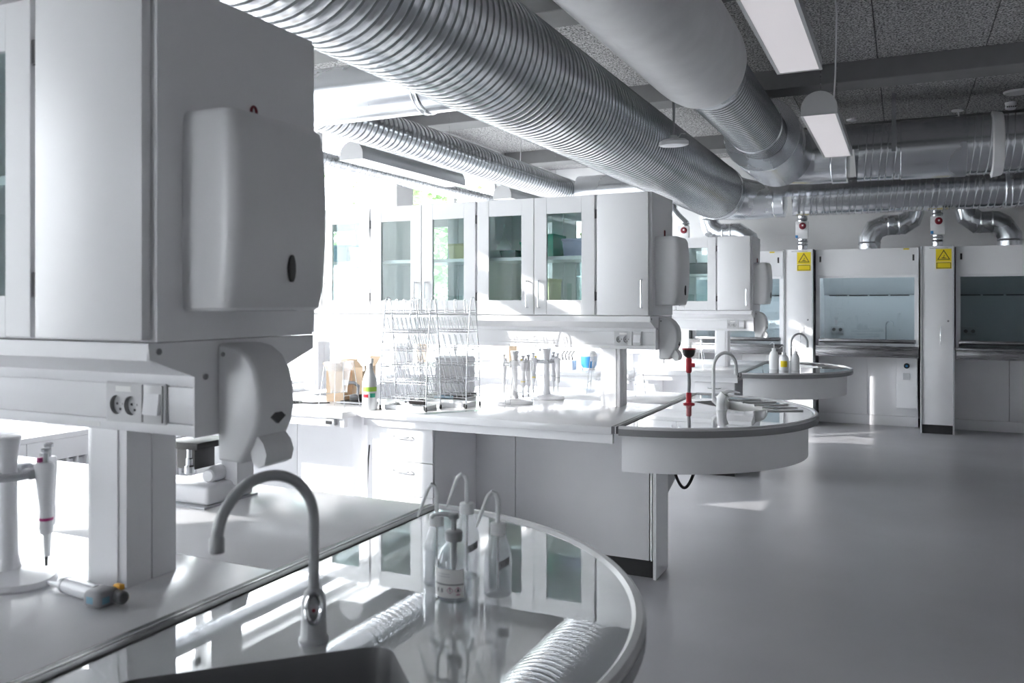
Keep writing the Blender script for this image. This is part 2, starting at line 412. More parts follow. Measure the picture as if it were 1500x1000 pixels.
def worktop(k, x0, label):
    yc = YC[k]; t = thing('worktop', label, 'worktop', ((x0+XE)/2, yc, .862), 'white bench worktops')
    for a, b in ((yc-R0, yc+.16), (yc+.163, yc+R0)):
        bd = pb(t, 'board', 'worktop', x0, XE-.036, a, b, .862, .9, bev=.003)
    pb(t, 'front_rail', 'pelmet', x0+.03, XE-.04, yc-R0+.03, yc-R0+.055, .815, .862)
    pb(t, 'back_rail', 'pelmet', x0+.03, XE-.04, yc+R0-.055, yc+R0-.03, .815, .862)
    x = x0+.06; pts = [(yc-R0+.06, .775), (yc-R0+.06, .814), (yc-.264, .814), (yc-.264, .45), (yc-.33, .62), (yc-.45, .74)]
    if k != 1:
        tag(MB().prism(pts, 'x', x-.02, x+.02).build('shelf_bracket', 'pelmet', None, (x, yc-.5, .45)), 'white curved bracket holding up the worktop of the '+WHERE[k], 'bracket', 'worktop brackets')
    return t
worktop(0, -4.6, 'long white worktop carrying the pipette stand and microscope')
worktop(1, -2.765, 'white worktop carrying the wire drying rack')
worktop(2, -2.15, 'short white worktop of the bench before the fume cupboards')

def spine(k, x0):
    yc = YC[k]; t = thing('service_spine', 'white panelled base with black plinth under the '+WHERE[k], 'bench spine', (-2.6, yc-.13, 0), 'panelled bench bases')
    part('plinth', 'plinth', t, MB().box(x0, -1.228, yc-.235, yc-.025, 0, .1))
    part('core', 'laminate', t, MB().box(x0, -1.23, yc-.245, yc-.02, .1, .678).box(x0, -1.28, yc-.245, yc-.02, .678, .814))
    xs = [-1.245, -2.05, -2.85, -3.65, x0] if k < 2 else [-1.245, x0]
    for i in range(len(xs)-1):
        pb(t, 'front_panel', 'laminate', xs[i+1]+.002, min(xs[i]-.002, -1.25), yc-.262, yc-.245, .1, .814, bev=.001)
    pb(t, 'end_panel', 'laminate', -1.228, -1.21, yc-.265, yc-.015, 0, .678, bev=.0015)
    part('corner_profile', 'chrome', t, MB().cyl((-1.236, yc-.263, .1), (-1.236, yc-.263, .678), .005, 8))
    part('service_trunk', 'greyplastic', t, MB().prism([(yc-.015, .34), (yc+.38, .46), (yc+.38, .678), (yc-.015, .678)], 'x', x0, -1.25))
    return t
for k in range(3): spine(k, -4.55 if k < 2 else -2.1)
# pedestal drawers
def drawers(k, x0, x1, ytop, n, label):
    t = thing('drawer_pedestal', label, 'drawer unit', ((x0+x1)/2, ytop+.3, 0), 'drawer pedestals')
    part('plinth', 'plinth', t, MB().box(x0+.01, x1-.01, ytop+.05, ytop+.48, 0, .06))
    pb(t, 'carcass', 'laminate', x0, x1, ytop+.02, ytop+.5, .06, .81)
    h = .75/n; cx = (x0+x1)/2
    for i in range(n):
        z1 = .81-i*h
        d = pb(t, 'drawer', 'laminate', x0+.002, x1-.002, ytop, ytop+.019, z1-h+.004, z1, bev=.0015)
        part('handle', 'chrome', d, MB().tube([(cx-.06, ytop, z1-.045), (cx-.055, ytop-.02, z1-.047), (cx-.04, ytop-.026, z1-.05), (cx+.04, ytop-.026, z1-.05), (cx+.055, ytop-.02, z1-.047), (cx+.06, ytop, z1-.045)], .004, 8))
    return t
drawers(1, -2.70, -2.305, 3.895, 4, 'white drawer pedestal under the drying-rack worktop')
drawers(2, -1.655, -1.31, 7.26, 4, 'white drawer pedestal under the worktop before the fume cupboards')

# adjustable desks left of islands 2 and 3
def desk(x0, x1, y0, y1, ztop, label):
    t = thing('work_desk', label, 'desk', ((x0+x1)/2, (y0+y1)/2, 0), 'height adjustable white desks')
    pb(t, 'desk_top', 'worktop', x0, x1, y0, y1, ztop-.034, ztop, bev=.003)
    pb(t, 'apron_rail', 'pelmet', x0+.03, x1-.01, y0+.03, y0+.06, ztop-.085, ztop-.034)
    for x in (x0+.08, x1-.14):
        l = pb(t, 'leg', 'pelmet', x, x+.06, (y0+y1)/2-.03, (y0+y1)/2+.03, .03, ztop-.034)
        pb(t, 'foot', 'pelmet', x, x+.06, y0+.08, y1-.06, 0, .03, bev=.004)
    c = part('height_control', 'greyplastic', t, MB().box(x1-.13, x1-.06, y0+.005, y0+.035, ztop-.075, ztop-.04, bev=.005))
    pb(c, 'button', 'black', x1-.115, x1-.075, y0+.003, y0+.006, ztop-.068, ztop-.05)
    return t
desk(-4.55, -2.79, 3.74, 4.385, .895, 'white height adjustable desk joined to the drying-rack bench')
desk(-4.6, -2.22, 7.15, 7.98, .86, 'white height adjustable desk left of the bench before the fume cupboards')

# posts carrying the overhead cabinets
for k in range(3):
    yc = YC[k]
    for i, x in enumerate((-1.595, -3.75) if k < 2 else (-1.62, -3.75)):
        if k == 2 and i: continue
        t = thing('cabinet_post', 'square white post under the overhead cabinets of the '+WHERE[k]+(', near the sink' if i == 0 else ', toward the windows'), 'post', (x+.06, yc, .9), 'posts under the cabinets')
        zb = .9
        part('front_shell', 'pelmet', t, MB().box(x, x+.118, yc-.066, yc-.002, zb, 1.237, bev=.002))
        part('back_shell', 'pelmet', t, MB().box(x, x+.118, yc+.001, yc+.066, zb, 1.237, bev=.002))
        part('cover_strip', 'pelmet', t, MB().box(x+.015, x+.095, yc-.070, yc-.066, zb, 1.236))

# service channel (pelmet) with sockets
def vplate(x0, x1, z0, z1, holes, ya, yb):           # upright plate in the xz plane with round holes
    circ = [[(hx+r*math.cos(2*PI*i/28), hz+r*math.sin(2*PI*i/28)) for i in range(28)] for hx, hz, r in holes]
    m = MB().plate([(x0, z0), (x1, z0), (x1, z1), (x0, z1)], circ, ya, yb); m.v = [(p[0], p[2], p[1]) for p in m.v]; return m
def socket_unit(t, cx, y, cz, s=1.0):
    hz = cz-.006; H = [(cx-.051, hz, .0195), (cx-.009, hz, .0195)]
    fr = part('socket_frame', 'socketgrey', t, vplate(cx-.083, cx+.083, cz-.041, cz+.041, H, y-.006, y-.0002))
    part('socket_plate', 'socketgrey', fr, vplate(cx-.080, cx+.022, cz-.038, cz+.038, H, y-.0105, y-.006))
    part('label_strip', 'paper', fr, MB().box(cx-.052, cx-.008, y-.0112, y-.0105, cz+.022, cz+.033))
    for hx, hz, r in H:
        part('socket_well', 'socketgrey', fr, MB().lathe((hx, y-.0100, hz), [(r, 0), (r, .0095), (.001, .0096)], 28, (0, 1, 0), False, False))
        for dx, dz in ((-.009, .001), (.009, .001), (.0, -.010)):
            part('pin_hole', 'darkslot', fr, MB().lathe((hx+dx, y-.0004, hz+dz), [(.0029, 0), (.0029, .0008)], 10, (0, -1, 0)))
    sp = part('switch_plate', 'socketgrey', fr, MB().box(cx+.026, cx+.078, y-.010, y-.006, cz-.038, cz+.038, bev=.0015))
    part('rocker', 'whiteplastic', sp, MB().prism([(y-.010, cz-.021), (y-.018, cz-.021), (y-.012, cz+.021), (y-.010, cz+.021)], 'x', cx+.031, cx+.073))
def channel(k, x0):
    yc = YC[k]; yf, yb = yc-.085, yc+.165; xe = -1.262
    t = thing('service_channel', 'white service channel with sockets under the cabinets of the '+WHERE[k], 'cable channel', ((x0+xe)/2, yc, 1.237), 'service channels')
    prof = [(yf+.004, 1.237), (yf+.004, 1.352), (yc-.19, 1.392), (yc-.19, 1.422), (yb+.10, 1.422), (yb+.10, 1.392), (yb-.004, 1.352), (yb-.004, 1.237)]
    part('housing', 'pelmet', t, MB().prism(prof, 'x', x0, xe-.004))
    part('upper_lip', 'pelmet', t, MB().box(x0, xe-.002, yf-.002, yf+.006, 1.333, 1.356, bev=.0015))
    part('cover', 'pelmet', t, MB().box(x0, xe-.002, yf, yf+.006, 1.2595, 1.3315, bev=.001))
    part('lower_lip', 'pelmet', t, MB().box(x0, xe-.002, yf-.002, yf+.006, 1.235, 1.258, bev=.0015))
    part('top_strip', 'pelmet', t, MB().box(x0, xe-.004, yc-.198, yc-.188, 1.392, 1.424))
    e = part('end_plate', 'pelmet', t, MB().prism([(yf-.003, 1.233), (yf-.003, 1.354), (yc-.196, 1.393), (yc-.199, 1.424), (yb+.11, 1.424), (yb+.11, 1.393), (yb+.003, 1.354), (yb+.003, 1.233)], 'x', xe-.004, xe))
    for y, z in ((yc-.175, 1.408), (yf+.025, 1.352)):
        part('screw', 'labelgrey', e, MB().lathe((xe-.001, y, z), [(.006, 0), (.006, .003), (.003, .0035)], 12, (1, 0, 0)))
    socket_unit(t, -1.42, yf-.001, 1.2955)
    part('label_strip', 'paper', t, MB().box(-1.60, -1.53, yf-.0028, yf-.002, 1.240, 1.250))
    return t
channel(0, -3.87); channel(1, -3.87); channel(2, -3.12)

# overhead cabinets
ZB, ZT = 1.426, 2.112
def handle_mb(x, y, z0, z1, s):
    return MB().tube([(x, y, z0), (x, y+s*.022, z0), (x, y+s*.028, z0+.006), (x, y+s*.028, z1-.006), (x, y+s*.022, z1), (x, y, z1)], .0045, 8)
def glass_door(t, x0, x1, y, s, hinge_left):
    # y is the outer face, s = -1 front (faces -y), +1 back
    ya, yb_ = (y, y+.02) if s < 0 else (y-.02, y)
    st, rl = .078, .098
    d = part('door', 'laminate', t, MB().box(x0, x0+st, ya, yb_, ZB+.004, ZT-.002, bev=.0012, seg=1).box(x1-st, x1, ya, yb_, ZB+.004, ZT-.002, bev=.0012, seg=1)
        .box(x0+st+.0008, x1-st-.0008, ya+.0006, yb_-.0006, ZT-rl, ZT-.002).box(x0+st+.0008, x1-st-.0008, ya+.0006, yb_-.0006, ZB+.004, ZB+rl-.01))
    part('glass_pane', 'cabglass', d, MB().box(x0+st-.004, x1-st+.004, (ya+yb_)/2-.002, (ya+yb_)/2+.002, ZB+rl-.014, ZT-rl+.004))
    hx = x1-.035 if hinge_left else x0+.035
    part('handle', 'chrome', d, handle_mb(hx, y, ZB+.045, ZB+.20, s))
    ex = x0-.004 if hinge_left else x1+.004
    for z in (ZB+.11, ZT-.11):
        part('hinge', 'darkgrey', d, MB().box(ex-.004, ex+.004, (ya+yb_)/2-.008, (ya+yb_)/2+.008, z-.025, z+.025))
def cabinet(x0, x1, yc, label, glass=True, group='glazed overhead cabinets', handle=True):
    yf, yb = yc-.205, yc+.285
    t = thing('wall_cabinet', label, 'cabinet', ((x0+x1)/2, yc+.04, ZB), group)
    w = .018
    part('carcass', 'laminate', t, MB().box(x0, x0+w, yf+.022, yb-.022, ZB, ZT).box(x1-w, x1, yf+.022, yb-.022, ZB, ZT)
        .box(x0+w, x1-w, yf+.022, yb-.022, ZB, ZB+w).box(x0+w, x1-w, yf+.022, yb-.022, ZT-w, ZT))
    if glass:
        xm = (x0+x1)/2
        part('shelf', 'laminate', t, MB().box(x0+w, x1-w, yf+.05, yb-.05, ZB+.325, ZB+.345))
        for a, b, hl in ((x0+.006, xm-.0025, True), (xm+.0025, x1-.006, False)):
            glass_door(t, a, b, yf, -1, hl); glass_door(t, a, b, yb, 1, hl)
    else:
        part('back_board', 'laminate', t, MB().box(x0+w, x1-w, yb-.04, yb-.024, ZB+w, ZT-w))
        d = part('door', 'laminate', t, MB().box(x0+.006, x1-.012, yf, yf+.02, ZB+.004, ZT-.002, bev=.0015))
        if handle: part('handle', 'chrome', d, handle_mb(x1-.045, yf, ZB+.045, ZB+.20, -1))
        for z in (ZB+.11, ZT-.11): part('hinge', 'darkgrey', d, MB().box(x0-.002, x0+.006, yf+.002, yf+.018, z-.025, z+.025))
        part('door', 'laminate', t, MB().box(x0+.006, x1-.006, yb-.02, yb, ZB+.004, ZT-.002, bev=.0015))
        part('end_panel', 'laminate', t, MB().box(x1, x1+.004, yf+.021, yb-.021, ZB, ZT))
    return t
XC = [(-1.576, -1.26), (-2.337, -1.578), (-3.107, -2.339), (-3.87, -3.109)]
CABLBL = {
 0: ['solid white overhead cabinet with no handle, above the wash-bottle bench', 'glazed white overhead cabinet beside the handleless cabinet'],
 1: ['solid single-door overhead cabinet ending the row above the drying rack bench', 'glazed cabinet holding green and lavender boxes, above the pipette stand',
     'glazed cabinet with trees visible through it, above the drying rack', 'glazed cabinet lit by the sun, closest to the windows in its row'],
 2: ['solid single-door overhead cabinet above the worktop before the fume cupboards', 'glazed overhead cabinet with stacked glass dishes, before the fume cupboards', 'glazed overhead cabinet over the desk left of the fume cupboard bench']}
for k in range(3):
    for i in range(len(CABLBL[k])):
        cabinet(XC[i][0], XC[i][1], YC[k], CABLBL[k][i], i > 0, 'glazed overhead cabinets' if i else 'solid end cabinets', k > 0)
for i in (2, 3):
    cabinet(XC[i][0], XC[i][1], YC[0], ['', '', 'second glazed cabinet from the sink in the row above the microscope', 'third glazed cabinet from the sink in the row above the microscope'][i], True)

# towel and soap dispensers on the cabinet ends
XP = -1.26
def superring(y0, y1, d, z, n=48, e=.24):
    out = []
    ym, hy = (y0+y1)/2, (y1-y0)/2
    for j in range(n+1):
        a = -PI/2+PI*j/n; cs, sn = math.cos(a), math.sin(a)
        out.append((XP+d*abs(cs)**e, ym+hy*math.copysign(abs(sn)**e, sn), z))
    return out
def towel(k):
    yc = YC[k]; y0, y1 = yc-.124, yc+.166; zb, zt = 1.484, 1.872
    t = thing('paper_towel_dispenser', 'white rounded paper towel dispenser on the cabinet end above the '+WHERE[k], 'dispenser', (XP, (y0+y1)/2, zb), 'paper towel dispensers')
    R = []
    for q, d, ins in ((0, .104, .006), (.006, .112, .001), (.05, .124, 0), (.15, .131, 0), (.22, .132, 0), (.30, .129, 0), (.36, .122, .001), (.378, .116, .004), (.385, .108, .010)):
        R.append(superring(y0+ins, y1-ins, d+.008, zb+q))
    part('cover', 'dispenser', t, MB().rings(R), 35)
    xf = XP+.1405
    part('level_window', 'darkslot', t, MB().lathe((xf-.006, yc+.033, zb+.085), [(.0095, 0), (.0095, .0062), (.008, .0066)], 24, (1, 0, 0)))
    w = t.children[-1]
    for v in w.data.vertices: v.co.z = (v.co.z-.085)*2.9+.085
    part('towel_slot', 'darkslot', t, MB().box(XP+.03, XP+.09, y0+.06, y1-.06, zb-.0008, zb+.001))
    part('key', 'darkred', t, MB().tube([(XP+.010, yc+.064+.008*math.cos(a), zt-.002+(.034 if math.sin(a) > .01 else 0)+.012*math.sin(a)) for a in [PI*i/10 for i in range(11)]], .0030, 8))
    return t
def soap(k):
    yc = YC[k]; y0, y1 = yc-.026, yc+.084; zt = 1.415
    t = thing('soap_dispenser', 'white curved soap dispenser with push lever on the channel end of the '+WHERE[k], 'dispenser', (XP, (y0+y1)/2, 1.178), 'soap dispensers')
    pr = [(0, 1.178), (.052, 1.176), (.068, 1.195), (.084, 1.225), (.100, 1.255), (.106, 1.29), (.104, 1.33), (.094, 1.365), (.074, 1.393), (.048, 1.410), (.02, 1.416), (0, 1.417)]
    def ring(y, s):
        return [(XP+max(0, x*s+(0 if x == 0 else -(1-s)*.0)), y, 1.30+(z-1.30)*(1-(1-s)*.5)) for x, z in pr]
    part('body', 'dispenser', t, MB().rings([ring(y0, .90), ring(y0+.003, .96), ring(y0+.010, 1.0), ring(y1-.010, 1.0), ring(y1-.003, .96), ring(y1, .90)]), 38)
    part('lever', 'dispenser', t, MB().rings([[(XP+x, y, z) for x, z in ((.060, 1.222), (.090, 1.232), (.104, 1.218), (.112, 1.196), (.106, 1.176), (.090, 1.168), (.076, 1.178), (.070, 1.200))] for y in (y0+.014, y0+.018, y1-.018, y1-.014)]), 38)
    part('level_window', 'darkslot', t, MB().prism([(yc+.010, 1.268), (yc+.022, 1.277), (yc+.040, 1.277), (yc+.052, 1.268), (yc+.030, 1.254)], 'x', XP+.090, XP+.1065))
    part('screw', 'labelgrey', t, MB().lathe((XP+.012, y0+.001, 1.395), [(.0045, 0), (.0045, .003)], 12, (0, -1, 0)))
    return t
for k in range(3): towel(k); soap(k)

# ------------------------------------------------------------------ ventilation ducts
OFF_FINE = [(0, 0), (.2, .0014), (.42, .0022), (.64, .0014), (.84, 0), (.885, -.001), (.925, .004), (.965, .003)]
OFF_WIDE = [(0, 0), (.12, .0006), (.30, .0006), (.44, 0), (.465, -.0012), (.485, .0055), (.51, .003), (.55, 0), (.70, .0006), (.88, 0), (.905, -.0012), (.925, .0045), (.955, .001)]
def collar(t, o, axis, r, w, m='galvsmooth', name='collar'):
    return part(name, m, t, MB().lathe(o, [(r-.004, 0), (r, .004), (r+.003, .010), (r, .016), (r, w-.016), (r+.003, w-.010), (r, w-.004), (r-.004, w)], 48, axis), 25)
# main spiral duct above the bench ends, running towards the fume cupboards
DX, DZ, DR = -1.97, 2.785, .315
d = thing('ventilation_duct', 'large ribbed spiral duct running from the benches to the fume cupboard wall', 'duct', (DX, 3, DZ-DR), 'galvanised ventilation ducts')
part('spiral_pipe', 'galv', d, MB().spiral((DX, -5.9, DZ), (0, 1, 0), 15.62, DR, .062, OFF_FINE, 48), 60)
collar(d, (DX, 9.62, DZ), (0, 1, 0), DR+.004, .20)
YL, ZL, RL = 10.12, 2.705, .205
pts = [(DX, 9.80, DZ)]+[(DX+.42-.42*math.cos(a), 9.80+(YL-9.80)*math.sin(a)**.9, DZ+(ZL-DZ)*a/(PI/2)) for a in [PI/2*i/5 for i in range(1, 6)]]+[(DX+.62, YL, ZL)]
R = []
el = MB(); nn = len(pts)
dirs = []
for i in range(nn):
    if i == 0: dd = Vector((0, 1, 0))
    elif i == nn-1: dd = Vector((1, 0, 0))
    else: dd = (Vector(pts[i+1])-Vector(pts[i-1])).normalized()
    dirs.append(dd)
for i, p in enumerate(pts):
    dd = dirs[i]; a = dd.cross(Vector((0, 0, 1))).normalized(); b = Vector((0, 0, 1)); rr = DR+(RL-DR)*i/(nn-1)
    R.append([Vector(p)+(a*math.cos(2*PI*j/40)+b*math.sin(2*PI*j/40))*rr for j in range(40)])
part('elbow', 'galvsmooth', d, el.rings(R, False, False), 12)
d = thing('ventilation_duct', 'narrower spiral cross duct just above the fume cupboards', 'duct', (1, YL, ZL-RL), 'galvanised ventilation ducts')
collar(d, (DX+.60, YL, ZL), (1, 0, 0), RL+.006, .12)
part('spiral_pipe', 'galv', d, MB().spiral((DX+.70, YL, ZL), (1, 0, 0), 4.586-(DX+.70), RL, .135, OFF_WIDE, 40), 60)
collar(d, (.95, YL, ZL), (1, 0, 0), RL+.007, .07)
# insulated duct that narrows to a spiral and feeds the upper cross duct
IX, IZ = -1.18, 3.035
YU, ZU, RU = 9.3, 3.035, .29
d = thing('insulated_duct', 'grey insulated duct narrowing into a shiny spiral pipe under the ceiling', 'duct', (IX, 4, IZ-.3), 'galvanised ventilation ducts')
part('insulated_sleeve', 'insulation', d, MB().lathe((IX, -5.9, IZ), [(.30, 0), (.30, 11.0), (.297, 11.15), (.285, 11.28), (.265, 11.37), (.245, 11.42), (.238, 11.46), (.235, 11.50)], 64, (0, 1, 0)), 40)
part('foil_cuff', 'galvsmooth', d, MB().lathe((IX, 5.55, IZ), [(.24, 0), (.242, .03), (.236, .09), (.232, .12)], 48, (0, 1, 0)))
part('spiral_pipe', 'galv', d, MB().spiral((IX, 5.62, IZ), (0, 1, 0), 2.35, .228, .06, OFF_FINE, 48), 60)
collar(d, (IX, 7.45, IZ), (0, 1, 0), .236, .03)
fl = part('flange_ring', 'galvsmooth', d, MB().lathe((IX, 7.85, IZ), [(.228, 0), (.335, 0), (.338, .006), (.338, .012)], 56, (0, 1, 0)), 25)
part('plenum', 'galvsmooth', d, MB().lathe((IX, 7.862, IZ), [(.338, 0), (.338, 1.10), (.326, 1.16), (.29, 1.19)], 56, (0, 1, 0)), 25)
d2 = thing('ventilation_duct', 'wide spiral cross duct with a smooth sleeve, directly under the ceiling', 'duct', (1, YU, ZU-RU), 'galvanised ventilation ducts')
part('elbow', 'galvsmooth', d2, MB().mitre([(IX, 9.055, ZU), (IX, 9.10, ZU), (IX+.10, 9.22, ZU), (IX+.30, YU, ZU), (IX+.52, YU, ZU)], RU-.005, 44, False), 12)
collar(d2, (IX+.50, YU, ZU), (1, 0, 0), RU+.005, .16)
part('spiral_pipe', 'galv', d2, MB().spiral((IX+.64, YU, ZU), (1, 0, 0), 4.586-(IX+.64), RU-.004, .135, OFF_WIDE, 44), 60)
part('silencer_sleeve', 'galvsmooth', d2, MB().lathe((-.03, YU, ZU), [(RU, 0), (RU+.006, .005), (RU+.006, .575), (RU, .58)], 48, (1, 0, 0)), 25)
part('damper_flange', 'insulation', d2, MB().lathe((.76, YU, ZU), [(RU, 0), (RU+.03, .01), (RU+.012, .09), (RU, .10)], 48, (1, 0, 0)), 25)
part('hanger_strap', 'galvsmooth', d2, MB().box(-.11, -.07, YU-RU-.008, YU-RU-.004, ZU-.05, ZC))
# branch ducts at the left
def branch(y, x0, x1, z, r, label):
    d = thing('ventilation_duct', label, 'duct', ((x0+x1)/2, y, z-r), 'galvanised ventilation ducts')
    part('pipe', 'galvsmooth', d, MB().lathe((x0, y, z), [(r, 0), (r, x1-x0)], 40, (1, 0, 0)), 25)
    collar(d, (x1-.30, y, z), (1, 0, 0), r+.006, .05); collar(d, (x1-.035, y, z), (1, 0, 0), r+.012, .035, name='saddle')
    return d
branch(4.22, -3.50, DX-DR+.02, DZ, .172, 'smooth galvanised branch duct joining the medium duct and the big duct')
branch(9.12, -3.42, DX-DR+.02, DZ, .185, 'smooth galvanised branch duct at the far end behind the cabinets')
d = thing('ventilation_duct', 'medium ribbed duct running along above the suspended lamps by the windows', 'duct', (-3.57, 6, 2.66), 'galvanised ventilation ducts')
part('spiral_pipe', 'galv', d, MB().spiral((-3.57, 4.0, 2.80), (0, 1, 0), 5.1, .142, .065, OFF_FINE, 36), 60)
collar(d, (-3.57, 9.0, 2.80), (0, 1, 0), .148, .26, name='end_piece')
collar(d, (-3.57, 3.96, 2.80), (0, 1, 0), .148, .09, name='end_cap')
d = thing('ventilation_duct', 'thin pale spiral duct running along the window wall', 'duct', (-4.79, 6, 2.73), 'galvanised ventilation ducts')
part('spiral_pipe', 'galvsmooth', d, MB().spiral((-4.79, -3.9, 2.80), (0, 1, 0), 15.5, .074, .16, OFF_WIDE, 28, .45), 60)

# exhaust bends and valve pipes over the fume cupboards
YH = 11.4
def bend(pts, r, label, mitres):
    p = [(x, YH, z) for x, z in pts]
    d = thing('exhaust_bend', label, 'duct', (p[0][0], YH, min(q[2] for q in p)), 'exhaust bends over the fume cupboards')
    part('pipe', 'galvsmooth', d, MB().mitre(p, r, 32), 20)
    for x, z, ax in mitres: collar(d, (x-ax[0]*.012, YH, z-ax[2]*.012), ax, r+.005, .024, name='bead')
    return d
bend([(-.394, 2.146), (-.394, 2.30), (-.33, 2.42), (-.20, 2.47), (-.02, 2.47), (.07, 2.53), (.10, 2.62), (.10, 3.4)], .127, 'stepped galvanised exhaust bend rising over the fume cupboard with the service panel',
     [(-.394, 2.25, (0, 0, 1)), (-.17, 2.47, (1, 0, 0)), (-.05, 2.47, (1, 0, 0))])
bend([(1.13, 2.146), (1.13, 2.29), (1.05, 2.42), (.98, 2.46), (.80, 2.46), (.70, 2.54), (.67, 2.66), (.67, 3.4)], .127, 'stepped galvanised exhaust bend over the fume cupboard with clear back wall',
     [(1.13, 2.24, (0, 0, 1)), (.95, 2.46, (1, 0, 0)), (.83, 2.46, (1, 0, 0))])
bend([(-2.40, 3.4), (-2.40, 2.60), (-2.36, 2.50), (-2.26, 2.44), (-2.02, 2.44), (-1.88, 2.34), (-1.85, 2.25), (-1.85, 2.146)], .127, 'stepped galvanised exhaust bend partly hidden behind the end cabinet',
     [(-2.40, 2.62, (0, 0, 1)), (-2.2, 2.44, (1, 0, 0)), (-2.1, 2.44, (1, 0, 0))])
def valve(x, label, wob=0):
    y = 11.1
    d = thing('valve_pipe', label, 'pipe', (x, y, 2.146), 'valve pipes on the storage columns')
    part('pipe', 'galvsmooth', d, MB().mitre([(x, y, 2.146), (x, y, 2.56), (x-wob*.6, y, 2.66), (x-wob, y, 2.74), (x-wob, y, 3.35)], .058, 24), 20)
    for z in (2.22, 2.26, 2.54): collar(d, (x, y, z), (0, 0, 1), .062, .024, name='bead')
    b = pb(d, 'actuator_box', 'whiteplastic', x-.075, x+.075, y-.10, y-.03, 2.30, 2.52, bev=.006)
    part('knob', 'darkred', b, MB().lathe((x+.01, y-.10, 2.46), [(.042, 0), (.042, .012), (.03, .02)], 20, (0, -1, 0)))
    part('knob_cap', 'whiteplastic', b, MB().box(x+.002, x+.022, y-.124, y-.12, 2.455, 2.475))
    part('terminal', 'blue', b, MB().box(x-.075, x-.045, y-.104, y-.10, 2.31, 2.345))
    return d
valve(-1.16, 'galvanised pipe with red-knobbed valve box on the column beside the far sink')
valve(.36, 'galvanised pipe with red-knobbed valve box on the column between two fume cupboards')
valve(-2.66, 'galvanised pipe with valve box, half hidden behind the solid end cabinet', .16)

